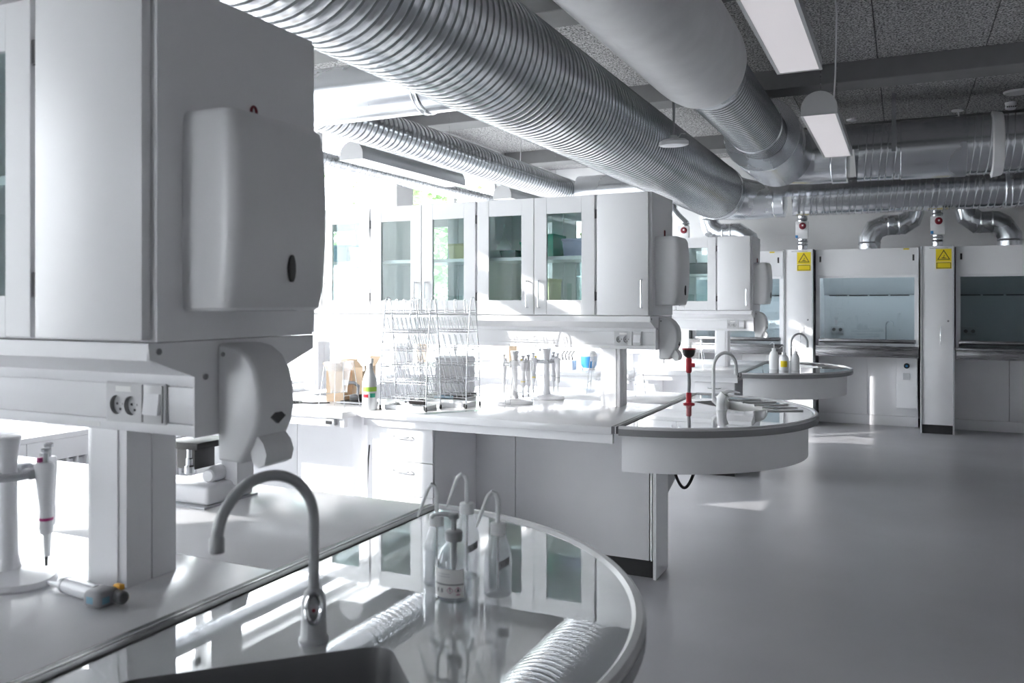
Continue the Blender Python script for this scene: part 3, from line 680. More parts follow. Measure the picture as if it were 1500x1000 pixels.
# ------------------------------------------------------------------ fume cupboards and columns
def fume(x0, x1, label, panel):
    t = thing('fume_cupboard', label, 'fume cupboard', ((x0+x1)/2, 11.25, 0), 'fume cupboards along the back wall')
    yf, yb = 10.76, 11.9
    part('housing', 'laminate', t, MB().box(x0, x0+.03, yf+.02, yb, .97, 2.14).box(x1-.03, x1, yf+.02, yb, .97, 2.14).box(x0+.03, x1-.03, yf+.02, yb, 2.12, 2.14))
    part('top_panel', 'laminate', t, MB().box(x0+.004, x1-.004, yf, yf+.02, 1.825, 2.14, bev=.002))
    part('back_liner', 'hoodliner', t, MB().box(x0+.03, x1-.03, 11.62, 11.64, .97, 2.12))
    part('upper_baffle', 'hoodliner', t, MB().prism([(11.62, 1.60), (11.62, 2.1), (11.2, 2.1)], 'x', x0+.03, x1-.03))
    n = 4; w = (x1-x0-.16)/n
    for i in range(n): part('baffle_slot', 'darkslot', t, MB().box(x0+.08+i*w+.012, x0+.08+(i+1)*w-.012, 11.612, 11.62, 1.585, 1.60))
    for i, sx in enumerate((x0+.2, (x0+x1)/2, x1-.2)):
        for z in (1.16, 1.36): part('stud', 'greyplastic', t, MB().lathe((sx, 11.62, z), [(.014, 0), (.012, .006)], 12, (0, -1, 0)))
    part('worktop', 'steel', t, MB().box(x0+.002, x1-.002, yf-.05, 11.62, .955, .985, bev=.004))
    part('front_apron', 'steel', t, MB().box(x0+.002, x1-.002, yf-.055, yf-.02, .855, .957, bev=.006))
    sash = part('sash', 'sashglass', t, MB().box(x0+.05, x1-.035, yf+.03, yf+.036, 1.06, 1.83))
    part('sash_rail', 'steel', sash, MB().box(x0+.03, x1-.03, yf+.002, yf+.05, 1.018, 1.066, bev=.006))
    part('sash_grip', 'plinth', sash, MB().box(x0+.05, x1-.05, yf-.012, yf+.004, 1.02, 1.036, bev=.003))
    part('sash_head', 'laminate', sash, MB().box(x0+.03, x1-.03, yf+.002, yf+.03, 1.795, 1.825))
    for a in (x0+.03, x1-.045): part('sash_guide', 'laminate', t, MB().box(a, a+.018, yf+.02, yf+.045, 1.03, 1.83))
    for a in (x0+.055, x1-.055): part('slot_catch', 'plinth', t, MB().box(a-.010, a+.010, yf-.003, yf, 1.99, 2.06))
    part('small_mark', 'yellow', t, MB().box(x1-.16, x1-.10, yf-.0015, yf, 2.118, 2.132))
    sp = part('socket_plate', 'greyplastic', t, MB().box(x0+.11, x0+.27, 11.60, 11.62, 1.10, 1.20, bev=.004))
    for q in (.15, .23): part('socket', 'darkslot', sp, MB().lathe((x0+q, 11.60, 1.15), [(.022, 0), (.022, .003)], 16, (0, -1, 0)))
    part('inner_tap', 'chrome', t, MB().tube([(x1-.36, 11.56, .985), (x1-.36, 11.56, 1.22), (x1-.345, 11.54, 1.255), (x1-.31, 11.50, 1.265), (x1-.275, 11.47, 1.25), (x1-.27, 11.465, 1.21)], .009, 10))
    # lower cladding: separate boards
    xs = [x0, x0+(x1-x0)*.5, x1]
    for i in range(2): pb(t, 'lower_panel', 'laminate', xs[i]+.003, xs[i+1]-.003, 11.15, 11.17, .124, .955, bev=.002)
    pb(t, 'kick_board', 'laminate', x0+.002, x1-.002, 11.148, 11.17, 0, .12, bev=.002)
    part('side_support', 'laminate', t, MB().box(x0, x0+.02, 11.17, yb, 0, .955).box(x1-.02, x1, 11.17, yb, 0, .955))
    if panel:
        part('hood_lamp', 'hoodlight', t, MB().box(x0+.12, x1-.12, yf+.06, yf+.12, 2.06, 2.10))
        s_ = pb(t, 'service_panel', 'laminate', x1-.235, x1-.012, 10.99, 11.148, .24, .853, bev=.004)
        part('gas_knob', 'black', s_, MB().lathe((x1-.125, 10.99, .745), [(.032, 0), (.032, .01), (.022, .014), (.022, .03)], 20, (0, -1, 0)))
        part('knob_mark', 'blue', s_, MB().lathe((x1-.125, 10.961, .745), [(.015, 0), (.013, .003)], 16, (0, -1, 0)))
        pb(s_, 'switch_box', 'greyplastic', x1-.165, x1-.09, 10.968, 10.99, .58, .655, bev=.004)
    return t
CX = [(-2.845, -2.505), (-1.335, -.995), (.175, .515), (1.685, 2.025)]
fume(CX[1][1]+.02, CX[2][0]-.02, 'fume cupboard with the service panel under its steel sill', True)
fume(CX[2][1]+.02, CX[3][0]-.02, 'fume cupboard without a service panel, at the open floor side', False)
fume(CX[0][1]+.02, CX[1][0]-.02, 'fume cupboard half hidden behind the far sink and dispensers', True)
def triangle_ring(cx, cz, s, w):
    a = [(cx+s*math.cos(t), cz+s*math.sin(t)) for t in (PI/2, PI/2+2*PI/3, PI/2+4*PI/3)]
    b = [(cx+(s-w)*math.cos(t), cz+(s-w)*math.sin(t)) for t in (PI/2, PI/2+2*PI/3, PI/2+4*PI/3)]
    return a, b
def column(x0, x1, label, sign):
    yf = 10.67
    t = thing('storage_column', label, 'cabinet', ((x0+x1)/2, 11.2, 0), 'tall storage columns between the fume cupboards')
    pb(t, 'carcass', 'laminate', x0+.012, x1-.012, yf+.022, 11.9, .10, 2.146)
    pb(t, 'plinth', 'plinth', x0+.014, x1-.014, yf+.018, 11.8, 0, .10)
    dr = pb(t, 'door', 'laminate', x0+.014, x1-.014, yf, yf+.02, .103, 2.146, bev=.002)
    part('handle', 'chrome', dr, MB().tube([(x0+.20, yf, 1.02), (x0+.20, yf-.025, 1.02), (x0+.20, yf-.03, 1.03), (x0+.20, yf-.03, 1.21), (x0+.20, yf-.025, 1.22), (x0+.20, yf, 1.22)], .005, 8))
    part('lock', 'labelgrey', dr, MB().lathe((x1-.06, yf, 1.29), [(.011, 0), (.011, .006), (.006, .008)], 14, (0, -1, 0)))
    part('print_line', 'labelgrey', dr, MB().box(x0+.09, x1-.06, yf-.0006, yf, 2.118, 2.124))
    for x in (x0, x1-.012): pb(t, 'side_trim', 'greyplastic', x, x+.012, yf-.012, 11.0, 0, 2.15)
    if sign:
        sx0, sx1 = x1-.185, x1-.025; cx = (sx0+sx1)/2; y = yf-.002
        sg = thing('warning_sign', 'yellow warning sign with black triangle on the '+sign, 'sign', (cx, y, 1.89), 'yellow warning signs')
        pb(sg, 'upper_plate', 'yellow', sx0, sx1, y, yf, 1.965, 2.112)
        pb(sg, 'lower_plate', 'yellow', sx0, sx1, y, yf, 1.885, 1.962)
        a, b = triangle_ring(cx, 2.026, .076, .016)
        v = [(p[0], y-.001, p[1]) for p in a+b]
        part('triangle', 'black', sg, MB().add(v, [(0, 1, 4, 3), (1, 2, 5, 4), (2, 0, 3, 5)]), 0)
        part('hand_symbol', 'black', sg, MB().add([(cx-.022, y-.001, 2.004), (cx+.024, y-.001, 2.004), (cx+.024, y-.001, 2.010), (cx-.006, y-.001, 2.014), (cx-.022, y-.001, 2.010)], [(0, 1, 2, 3, 4)])
             .add([(cx-.004, y-.001, 2.016), (cx+.002, y-.001, 2.016), (cx+.010, y-.001, 2.042), (cx+.004, y-.001, 2.042)], [(0, 1, 2, 3)]), 0)
        fr = MB()
        for q in ((sx0+.008, sx1-.008, 1.950, 1.955), (sx0+.008, sx1-.008, 1.892, 1.897), (sx0+.008, sx0+.013, 1.892, 1.955), (sx1-.013, sx1-.008, 1.892, 1.955)):
            fr.box(q[0], q[1], y-.001, y, q[2], q[3])
        part('border', 'black', sg, fr)
    return t
column(*CX[0], 'tall white storage column mostly hidden behind the overhead cabinets', None)
column(*CX[1], 'tall white storage column behind the far sink tap', 'column behind the far sink tap')
column(*CX[2], 'tall white storage column with black plinth between two open fume cupboards', 'column with the black plinth')
column(*CX[3], 'tall white storage column beyond the fume cupboard with no service panel', None)

# ------------------------------------------------------------------ lamps and ceiling fittings
def lamp(x0, x1, y0, y1, label, cable=True):
    zb = 2.6; w = x1-x0; cx = (x0+x1)/2
    t = thing('pendant_lamp', label, 'lamp', (cx, (y0+y1)/2, zb), 'suspended half-round lamps')
    prof = [(x0, zb+.006)]+[(cx-(w/2)*math.cos(a), zb+.04+(.10)*math.sin(a)) for a in [PI*i/16 for i in range(17)]]+[(x1, zb+.006)]
    part('housing', 'lamphousing', t, MB().prism(prof, 'y', y0+.006, y1-.006), 25)
    for y in (y0, y1-.006): part('end_cap', 'lampend', t, MB().prism(prof, 'y', y, y+.006), 25)
    part('diffuser', 'diffuser', t, MB().box(x0+.012, x1-.012, y0+.012, y1-.012, zb+.002, zb+.007))
    fr = MB().box(x0-.002, x0+.012, y0, y1, zb, zb+.008).box(x1-.012, x1+.002, y0, y1, zb, zb+.008).box(x0+.012, x1-.012, y0, y0+.012, zb, zb+.008).box(x0+.012, x1-.012, y1-.012, y1, zb, zb+.008)
    part('rim', 'lamphousing', t, fr)
    for y in (y0+.12, y1-.12): part('suspension_wire', 'steel', t, MB().cyl((cx, y, zb+.135), (cx, y, ZC), .0018, 6))
    if cable:
        yc_ = y0+.3; part('power_cable', 'whiteplastic', t, MB().tube([(cx+.06, yc_, zb+.12), (cx+.07, yc_, zb+.3), (cx+.075, yc_+.02, ZC-.28), (cx+.06, yc_+.05, ZC-.10), (cx-.02, yc_+.10, ZC-.05), (cx-.04, yc_+.12, ZC-.02), (cx-.04, yc_+.12, ZC)], .005, 8))
        part('ceiling_rose', 'whiteplastic', t, MB().lathe((cx-.04, yc_+.12, ZC-.025), [(.05, 0), (.05, .01), (.03, .025)], 20))
    return t
lamp(-.552, -.350, 2.62, 4.185, 'suspended lamp with the longest visible glowing underside, near the insulated duct')
lamp(-.552, -.350, 5.18, 6.75, 'suspended lamp with white cable hanging in front of the wide cross duct')
lamp(-3.955, -3.74, 5.27, 6.92, 'suspended half-round lamp under the medium duct, above the sunlit cabinet')
lamp(-3.955, -3.74, 7.93, 9.55, 'suspended half-round lamp peeking over the cabinet tops by the windows')
t = thing('emergency_lamp', 'small flat emergency lamp on a rod beside the big spiral duct', 'lamp', (-1.445, 5.71, 2.6))
part('body', 'whiteplastic', t, MB().rings([[(-1.445+a*math.cos(q), 5.71+b*math.sin(q), z) for q in [2*PI*i/28 for i in range(28)]] for a, b, z in ((.085, .05, 2.585), (.103, .062, 2.592), (.103, .062, 2.615), (.08, .05, 2.632))]), 35)
part('bracket', 'greyplastic', t, MB().box(-1.465, -1.425, 5.69, 5.73, 2.632, 2.66))
part('rod', 'alu', t, MB().cyl((-1.445, 5.71, 2.66), (-1.445, 5.71, ZC), .009, 12))
part('cable', 'whiteplastic', t, MB().tube([(-1.42, 5.71, 2.64), (-1.40, 5.70, 2.655), (-1.39, 5.69, 2.665), (-1.36, 5.69, 2.66)], .003, 6))
t = thing('smoke_detector', 'white smoke detector on the dark ceiling near the cross duct', 'detector', (.995, 9.95, 3.47))
part('base', 'whiteplastic', t, MB().lathe((.995, 9.95, ZC-.03), [(.05, 0), (.055, .03)], 24)); part('head', 'whiteplastic', t, MB().lathe((.995, 9.95, ZC-.075), [(.03, 0), (.048, .008), (.05, .03), (.045, .045)], 24))
for i in range(5): part('vent', 'darkslot', t, MB().box(.955+i*.018, .967+i*.018, 9.898, 9.904, ZC-.058, ZC-.046))
tag(MB().lathe((1.0, 9.45, ZC-.02), [(.11, 0), (.12, .012), (.12, .02)], 32).build('ceiling_disc', 'whiteplastic', None, (1.0, 9.45, ZC-.02)), 'flat white round ceiling disc beside the smoke detector', 'ceiling fitting')
t = thing('ceiling_sensor', 'small white ceiling plate with a thin stem above the smooth sleeve', 'sensor', (.52, 10.1, ZC-.12))
part('plate', 'whiteplastic', t, MB().lathe((.52, 10.1, ZC-.012), [(.06, 0), (.06, .012)], 24)); part('stem', 'whiteplastic', t, MB().cyl((.535, 10.08, ZC-.12), (.525, 10.1, ZC-.012), .007, 8))
tag(MB().lathe((-.53, 10.1, ZC-.02), [(.045, 0), (.06, .01), (.06, .02)], 24).build('ceiling_button', 'whiteplastic', None, (-.53, 10.1, ZC-.02)), 'small flat ceiling fitting behind the lamp with the white cable', 'ceiling fitting')

# ------------------------------------------------------------------ radiators below the windows
def radiator(y0, y1, label):
    t = thing('radiator', label, 'radiator', (XL+.15, (y0+y1)/2, .1), 'radiators under the windows')
    part('shelf', 'pelmet', t, MB().box(XL+.005, XL+.27, y0, y1, .655, .69, bev=.004))
    n = 4; w = (y1-y0)/n
    for i in range(n): part('fascia_board', 'pelmet', t, MB().box(XL+.25, XL+.266, y0+i*w+.003, y0+(i+1)*w-.003, .53, .654, bev=.002))
    m = int((y1-y0)/.07)
    for i in range(m):
        part('fin', 'pelmet', t, MB().box(XL+.06, XL+.20, y0+.03+i*.07, y0+.055+i*.07, .14, .52, bev=.006, seg=1))
    part('collector', 'pelmet', t, MB().box(XL+.09, XL+.17, y0+.02, y1-.02, .18, .24).box(XL+.09, XL+.17, y0+.02, y1-.02, .44, .50))
    part('foot', 'pelmet', t, MB().box(XL+.08, XL+.18, y0+.1, y0+.16, 0, .2).box(XL+.08, XL+.18, y1-.16, y1-.1, 0, .2))
radiator(2.7, 4.95, 'white finned radiator with shelf, seen past the pipette stand')
radiator(5.4, 7.6, 'white finned radiator with shelf under the window beside the drying rack')

# ------------------------------------------------------------------ curtains at the windows, two of them added to shape the sunlight
def curtain(y0, y1, label, amp=.028, pitch=.13, zb=.74):
    t = thing('curtain', label, 'curtain', (XL+.06, (y0+y1)/2, zb), 'white window curtains')
    n = int((y1-y0)/pitch*8); a = []; b = []
    for i in range(n+1):
        y = y0+(y1-y0)*i/n; x = XL+.075+amp*math.sin(2*PI*i/8)
        a.append((x, y, zb)); b.append((x+.004*math.sin(i), y, 3.30))
    part('fabric', 'sheer', t, MB().rings([a, b], False, False, False), 60)
    part('track', 'winframe', t, MB().box(XL+.005, XL+.115, y0-.02, y1+.02, 3.30, 3.325))
curtain(3.35, 4.75, 'white pleated curtain added to block sun at the window beyond the desk')  # added to keep direct sun off the aisle floor past the drying racks
curtain(.22, 1.86, 'wide white pleated curtain added to shape the sun beside the wash-bottle bench')  # added to keep sun off the aisle floor and the bench base
curtain(6.85, 7.50, 'narrow gathered white curtain by the window behind the drying rack')

# ------------------------------------------------------------------ taps
def circ_arc(c, u, v, r, a0, a1, n): return [c+u*(r*math.cos(a0+(a1-a0)*i/n))+v*(r*math.sin(a0+(a1-a0)*i/n)) for i in range(n+1)]
def gooseneck(base, end, zstart, ztop, zend, r, t, m):
    b = Vector((base[0], base[1], 0)); e = Vector((end[0], end[1], 0)); L = (e-b).length; u = (e-b).normalized(); rad = L/2
    c = b+u*rad+Vector((0, 0, ztop-rad)); Z = Vector((0, 0, 1))
    pts = [Vector((b.x, b.y, zstart)), Vector((b.x, b.y, (zstart+c.z)/2))]+circ_arc(c, -u, Z, rad, 0, PI*.99, 22)+[Vector((e.x, e.y, (c.z+zend)/2)), Vector((e.x, e.y, zend+.012))]
    nk = part('neck', m, t, MB().tube(pts, r, 14))
    part('spout_tip', m, nk, MB().lathe((e.x, e.y, zend), [(r*1.25, 0), (r*1.25, .022), (r*1.05, .026)], 18))
    return nk
t = thing('sensor_tap', 'grey gooseneck tap with oval sensor on the near sink by the wash bottles', 'tap', (-.948, 1.188, .9), 'sink taps')
part('body', 'faucetgrey', t, MB().lathe((-.948, 1.188, .9), [(.026, 0), (.026, .006), (.0225, .010), (.0215, .05), (.021, .075), (.016, .088), (.0105, .094)], 28), 40)
gooseneck((-.948, 1.188), (-1.0, 1.01), .985, 1.207, 1.098, .0095, t, 'faucetgrey')
dv = Vector((.948, -1.188)).normalized(); nx, ny = dv.x, dv.y
R_ = part('sensor_ring', 'chrome', t, MB().tube([(-.948+nx*(.0225-.004*math.sin(a))+(-ny)*.0125*math.cos(a), 1.188+ny*(.0225-.004*math.sin(a))+nx*.0125*math.cos(a), .964+.024*math.sin(a)) for a in [2*PI*i/24 for i in range(24)]], .0042, 8, closed=True))
part('sensor_lens', 'greyplastic', R_, MB().lathe((-.948+nx*.0185, 1.188+ny*.0185, .963), [(.011, 0), (.010, .003)], 20, (nx, ny, .1)))
part('red_dot', 'darkred', R_, MB().lathe((-.948+nx*.0215, 1.188+ny*.0215, .961), [(.0035, 0), (.003, .0012)], 12, (nx, ny, .1)))
bx_, by_ = -.924, 4.72
t = thing('mixer_tap', 'white single-lever mixer tap with tall gooseneck beside the red eye shower', 'tap', (bx_, by_, .9), 'sink taps')
part('body', 'faucetwhite', t, MB().tube([(bx_, by_, .9), (bx_, by_, .905), (bx_-.002, by_, .93), (bx_+.002, by_, .965), (bx_+.018, by_, .99)], [.034, .03, .028, .029, .024], 18), 40)
gooseneck((bx_-.045, by_), (bx_+.055, by_+.14), .94, 1.215, 1.085, .0095, t, 'faucetwhite')
part('neck_joint', 'faucetwhite', t, MB().tube([(bx_-.01, by_, .93), (bx_-.035, by_, .945), (bx_-.045, by_, .965)], [.02, .015, .012], 12))
part('lever', 'faucetwhite', t, MB().tube([(bx_+.012, by_, .995), (bx_+.04, by_, 1.006), (bx_+.07, by_+.008, 1.004), (bx_+.10, by_+.012, .998)], [.016, .009, .006, .004], 10))
t = thing('gooseneck_tap', 'slim grey gooseneck tap on the far sink in front of the storage column', 'tap', (-.93, 7.95, .9), 'sink taps')
part('body', 'faucetgrey', t, MB().lathe((-.93, 7.95, .9), [(.026, 0), (.024, .01), (.022, .06), (.012, .07)], 20)); gooseneck((-.93, 7.95), (-.80, 8.05), .96, 1.215, 1.09, .0095, t, 'faucetgrey')
# handheld eye shower
ex, ey = -1.148, 4.889
t = thing('eye_shower', 'red and black handheld eye shower standing beside the white mixer tap', 'eye shower', (ex, ey, .9))
part('foot', 'red', t, MB().lathe((ex, ey, .9), [(.034, 0), (.034, .006), (.016, .012), (.016, .065), (.012, .07)], 20))
part('hose', 'labelgrey', t, MB().tube([(ex, ey, .965), (ex+.003, ey, 1.02), (ex, ey, 1.09)], .010, 12))
g = part('grip', 'red', t, MB().lathe((ex, ey, 1.085), [(.012, 0), (.018, .01), (.018, .08), (.014, .09)], 16)); part('trigger', 'red', g, MB().box(ex+.012, ex+.036, ey-.008, ey+.008, 1.12, 1.145, bev=.004))
c_ = part('cup', 'rubber', t, MB().lathe((ex, ey, 1.175), [(.014, 0), (.030, .012), (.038, .035), (.038, .048)], 22)); part('cup_rim', 'red', c_, MB().lathe((ex, ey, 1.223), [(.040, 0), (.040, .006), (.034, .008)], 22))

# ------------------------------------------------------------------ bottles
def wash_bottle(x, y, label, ang, h=.128, tagd=False, fill=0, m='washbottle'):
    t = thing('wash_bottle', label, 'bottle', (x, y, .9), 'wash bottles'); z = .9
    part('body', m, t, MB().lathe((x, y, z), [(.026, 0), (.029, .004), (.029, h*.52), (.0275, h*.64), (.0235, h*.78), (.0165, h*.92), (.0145, h)], 28, cap1=False), 50)
    cp = part('cap', 'milky', t, MB().lathe((x, y, z+h-.004), [(.0158, 0), (.0158, .021), (.0145, .023)], 24))
    dx, dy = math.cos(ang), math.sin(ang); zt = z+h+.018
    part('spout_tube', 'milky', cp, MB().tube([(x, y, zt), (x, y, zt+.048), (x+dx*.004, y+dy*.004, zt+.060), (x+dx*.012, y+dy*.012, zt+.064), (x+dx*.020, y+dy*.020, zt+.056), (x+dx*.036, y+dy*.036, zt+.015), (x+dx*.044, y+dy*.044, zt-.008)], [.0048, .0048, .0048, .0048, .0046, .0036, .0018], 10))
    part('dip_tube', 'milky', t, MB().cyl((x, y, z+.012), (x, y, z+h), .0028, 8))
    if fill: part('liquid', 'liquid', t, MB().lathe((x, y, z+.003), [(.024, 0), (.0272, .004), (.0272, fill)], 24))
    if tagd:
        a0 = math.atan2(-y, -x); R = []
        for i in range(9):
            a = a0+.05+i*.11; R.append([(x+.0294*math.cos(a), y+.0294*math.sin(a), z+.058+i*.0012), (x+.0294*math.cos(a), y+.0294*math.sin(a), z+.074+i*.0012)])
        lb = part('label', 'labelgrey', t, MB().rings(R, False, False, False)); 
        for i in range(2):
            a = a0+.2+.35*i; part('arrow_print', 'darkgrey', lb, MB().tube([(x+.0298*math.cos(a), y+.0298*math.sin(a), z+.063+i*.004), (x+.0298*math.cos(a+.1), y+.0298*math.sin(a+.1), z+.067+i*.004), (x+.0298*math.cos(a), y+.0298*math.sin(a), z+.071+i*.004)], .0006, 4))
    return t
vl = math.atan2(-.426, -.905)
wash_bottle(-.905, 1.545, 'half-filled wash bottle beside the pump bottle, away from the other two', vl-.3, .128, False, .075)
wash_bottle(-.868, 1.612, 'wash bottle standing behind the pump bottle, with a tilted grey tag', vl+.05, .142, True)
wash_bottle(-.757, 1.54, 'wash bottle standing apart near the rim, with a grey arrow tag', vl, .128, True)
px_, py_ = -.826, 1.478
t = thing('pump_bottle', 'clear round-shouldered pump bottle with hazard label among the wash bottles', 'bottle', (px_, py_, .9))
part('body', 'clearbottle', t, MB().lathe((px_, py_, .9), [(.030, 0), (.037, .006), (.0375, .012), (.0375, .066), (.036, .080), (.031, .096), (.022, .108), (.0155, .114), (.0145, .124)], 36, cap1=False), 50)
part('liquid', 'liquid', t, MB().lathe((px_, py_, .902), [(.029, 0), (.0355, .006), (.0355, .040)], 30))
ca = part('collar', 'faucetgrey', t, MB().lathe((px_, py_, 1.018), [(.0165, 0), (.0175, .003), (.0175, .019), (.012, .022)], 24))
nz_ = part('pump_head', 'faucetgrey', ca, MB().lathe((px_, py_, 1.04), [(.0055, 0), (.0055, .020), (.011, .023), (.011, .031), (.008, .034)], 18))
part('nozzle', 'faucetgrey', ca, MB().tube([(px_, py_, 1.068), (px_-.025, py_-.004, 1.071), (px_-.042, py_-.006, 1.067), (px_-.048, py_-.007, 1.060)], [.006, .0055, .0045, .0035], 10))
part('dip_tube', 'faucetgrey', t, MB().tube([(px_, py_, .955), (px_, py_, .972), (px_, py_, 1.02)], [.003, .006, .0065], 10))
a0 = math.atan2(-py_, -px_)
def cyl_patch(r, u0, u1, z0, z1, n=10): return MB().rings([[(px_+r*math.cos(a0+u0+(u1-u0)*i/n), py_+r*math.sin(a0+u0+(u1-u0)*i/n), z) for z in (.9+z0, .9+z1)] for i in range(n+1)], False, False, False)
lb = part('label', 'paper', t, cyl_patch(.0379, -1.25, .55, .014, .070, 18))
part('label_band', 'labelgrey', lb, cyl_patch(.0382, -1.25, .55, .0385, .0415, 18))
for zz in (.060, .055): part('text_line', 'greyplastic', lb, cyl_patch(.0381, -1.0, -.2, zz, zz+.0012, 10))
def diamond(u, z, s, m, w):
    pts = [(u, z+s), (u+s/.038, z), (u, z-s), (u-s/.038, z), (u, z+s)]
    return part('hazard_mark', m, lb, MB().tube([(px_+.0384*math.cos(a0+p[0]), py_+.0384*math.sin(a0+p[0]), .9+p[1]) for p in pts], w, 4))
for u in (-.20, .22):
    diamond(u, .029, .0062, 'magenta', .0006)
part('exclamation_mark', 'black', lb, cyl_patch(.0384, -.22, -.18, .0285, .033, 2)); part('exclamation_dot', 'black', lb, cyl_patch(.0384, -.22, -.18, .0262, .0275, 2))
part('flame_mark', 'black', lb, MB().add([(px_+.0385*math.cos(a0+u), py_+.0385*math.sin(a0+u), .9+z) for u, z in ((.16, .0265), (.28, .0265), (.27, .030), (.22, .0335), (.18, .030))], [(0, 1, 2, 3, 4)]), 0)
part('signal_word', 'magenta', lb, cyl_patch(.0382, .12, .34, .0195, .0212, 4))
for u in (-1.0, -.72): part('code_print', 'labelgrey', lb, cyl_patch(.0382, u, u+.12, .024, .032, 3))
def squat_bottle(x, y, label, tagc=None, h=.16, r=.042):
    t = thing('wash_bottle', label, 'bottle', (x, y, .9), 'wash bottles')
    part('body', 'milky', t, MB().lathe((x, y, .9), [(r*.92, 0), (r, .006), (r, h*.72), (r*.8, h*.88), (.016, h)], 24), 50)
    cp = part('cap', 'milky', t, MB().lathe((x, y, .9+h-.003), [(.019, 0), (.019, .022)], 20))
    part('spout_tube', 'milky', cp, MB().tube([(x, y, .9+h+.018), (x, y, .9+h+.06), (x-.015, y, .9+h+.072), (x-.04, y, .9+h+.05)], [.004, .004, .004, .002], 8))
    if tagc: part('label', tagc, t, MB().rings([[(x+(r+.0006)*math.cos(a), y+(r+.0006)*math.sin(a), z) for z in (.93, .985)] for a in [math.atan2(-y, -x)-.7+.2*i for i in range(8)]], False, False, False))
squat_bottle(-1.06, 7.80, 'plain white wash bottle farthest from the tap on the far sink', None, .17)
squat_bottle(-.965, 7.72, 'white wash bottle with a yellow label on the far sink', 'yellow', .14)
squat_bottle(-.87, 7.74, 'white wash bottle with blank side in front of the slim far tap', None, .15, .036)
# spray bottle
sx, sy = -2.71, 3.885
t = thing('spray_bottle', 'white spray bottle with green and red label beside the drying rack', 'bottle', (sx, sy, .9))
part('body', 'milky', t, MB().lathe((sx, sy, .9), [(.038, 0), (.042, .006), (.042, .15), (.036, .18), (.022, .215), (.014, .235)], 26), 50)
hd = part('spray_head', 'milky', t, MB().lathe((sx, sy, 1.132), [(.018, 0), (.018, .025), (.012, .032)], 18)); part('nozzle', 'milky', hd, MB().box(sx-.055, sx+.02, sy-.012, sy+.012, 1.16, 1.188, bev=.005)); part('trigger', 'milky', hd, MB().box(sx-.045, sx-.035, sy-.006, sy+.006, 1.115, 1.16, bev=.002))
def band(z0, z1, u0, u1, m, name): part(name, m, t, MB().rings([[(sx+.0425*math.cos(q), sy+.0425*math.sin(q), z) for z in (z0, z1)] for q in [math.atan2(-sy, -sx)+u0+(u1-u0)*i/8 for i in range(9)]], False, False, False))
band(1.005, 1.03, -1.1, 1.1, 'lime', 'label_band'); band(.972, .99, -1.0, -.2, 'red', 'label_mark'); band(.972, .995, .05, .8, 'green', 'label_mark')

# ------------------------------------------------------------------ pipettes and stands
def pipette(name_loc, label, m_cap, tipc='black', lying=False):
    t = thing('pipette', label, 'pipette', (0, 0, 0), 'pipettes')
    # local z up, tip at 0, top at .25
    part('tip_cone', 'milky', t, MB().lathe((0, 0, .02), [(.0035, 0), (.005, .02), (.006, .045), (.012, .055)], 14))
    part('tip_end', tipc, t, MB().lathe((0, 0, 0), [(.0025, 0), (.0035, .022)], 10))
    b = part('grip', 'whiteplastic', t, MB().rings([[(rx*math.cos(a), ry*math.sin(a)+oy, z) for a in [2*PI*i/18 for i in range(18)]] for rx, ry, oy, z in ((.012, .012, 0, .07), (.0135, .0135, 0, .078), (.0135, .0135, 0, .11), (.012, .013, 0, .116), (.012, .015, .001, .14), (.014, .020, .003, .19), (.015, .022, .004, .215), (.011, .016, .003, .222))]), 40)
    part('ring_mark', m_cap, b, MB().lathe((0, 0, .098), [(.0139, 0), (.0139, .006)], 18))
    part('finger_hook', 'greyplastic', b, MB().tube([(0, .018, .205), (0, .034, .206), (0, .040, .198)], .005, 8))
    part('ejector', m_cap, b, MB().lathe((0, .014, .218), [(.006, 0), (.006, .014)], 12))
    pl = part('plunger', 'greyplastic', t, MB().lathe((0, 0, .22), [(.005, 0), (.005, .022), (.010, .024), (.010, .031), (.006, .033)], 14))
    t.location = name_loc; return t
def stand(x, y, z0, label, s=1.0, n=4, pips=()):
    t = thing('pipette_stand', label, 'stand', (x, y, z0), 'pipette carousel stands')
    part('base', 'whiteplastic', t, MB().rings([[(x+rr*math.cos(a)*(1+.12*math.cos(3*a)), y+rr*math.sin(a)*(1+.12*math.cos(3*a)), z0+z) for a in [2*PI*i/36 for i in range(36)]] for rr, z in ((.10, 0), (.104, .006), (.098, .016), (.05, .024), (.026, .03))]), 40)
    part('column', 'whiteplastic', t, MB().lathe((x, y, z0+.028), [(.026, 0), (.019, .03), (.0175, .14), (.0175, .23), (.022, .262), (.026, .282), (.024, .285)], 24), 40)
    part('carousel', 'greyplastic', t, MB().tube([(x+.052*math.cos(a), y+.052*math.sin(a), z0+.232) for a in [2*PI*i/24 for i in range(24)]], .009, 8, closed=True))
    for i in range(n):
        a = 2*PI*i/n+.4; part('holder', 'greyplastic', t, MB().box(x+.052*math.cos(a)-.014, x+.052*math.cos(a)+.014, y+.052*math.sin(a)-.014, y+.052*math.sin(a)+.014, z0+.222, z0+.244, bev=.004))
    for i in range(3):
        a = 2*PI*i/3; part('spoke', 'greyplastic', t, MB().cyl((x+.015*math.cos(a), y+.015*math.sin(a), z0+.232), (x+.052*math.cos(a), y+.052*math.sin(a), z0+.232), .005, 8))
    for a, lab, mc, tc in pips:
        p = pipette((x+.083*math.cos(a), y+.083*math.sin(a), z0+.035), lab, mc, tc); p.rotation_euler.z = a-PI/2+PI
    return t
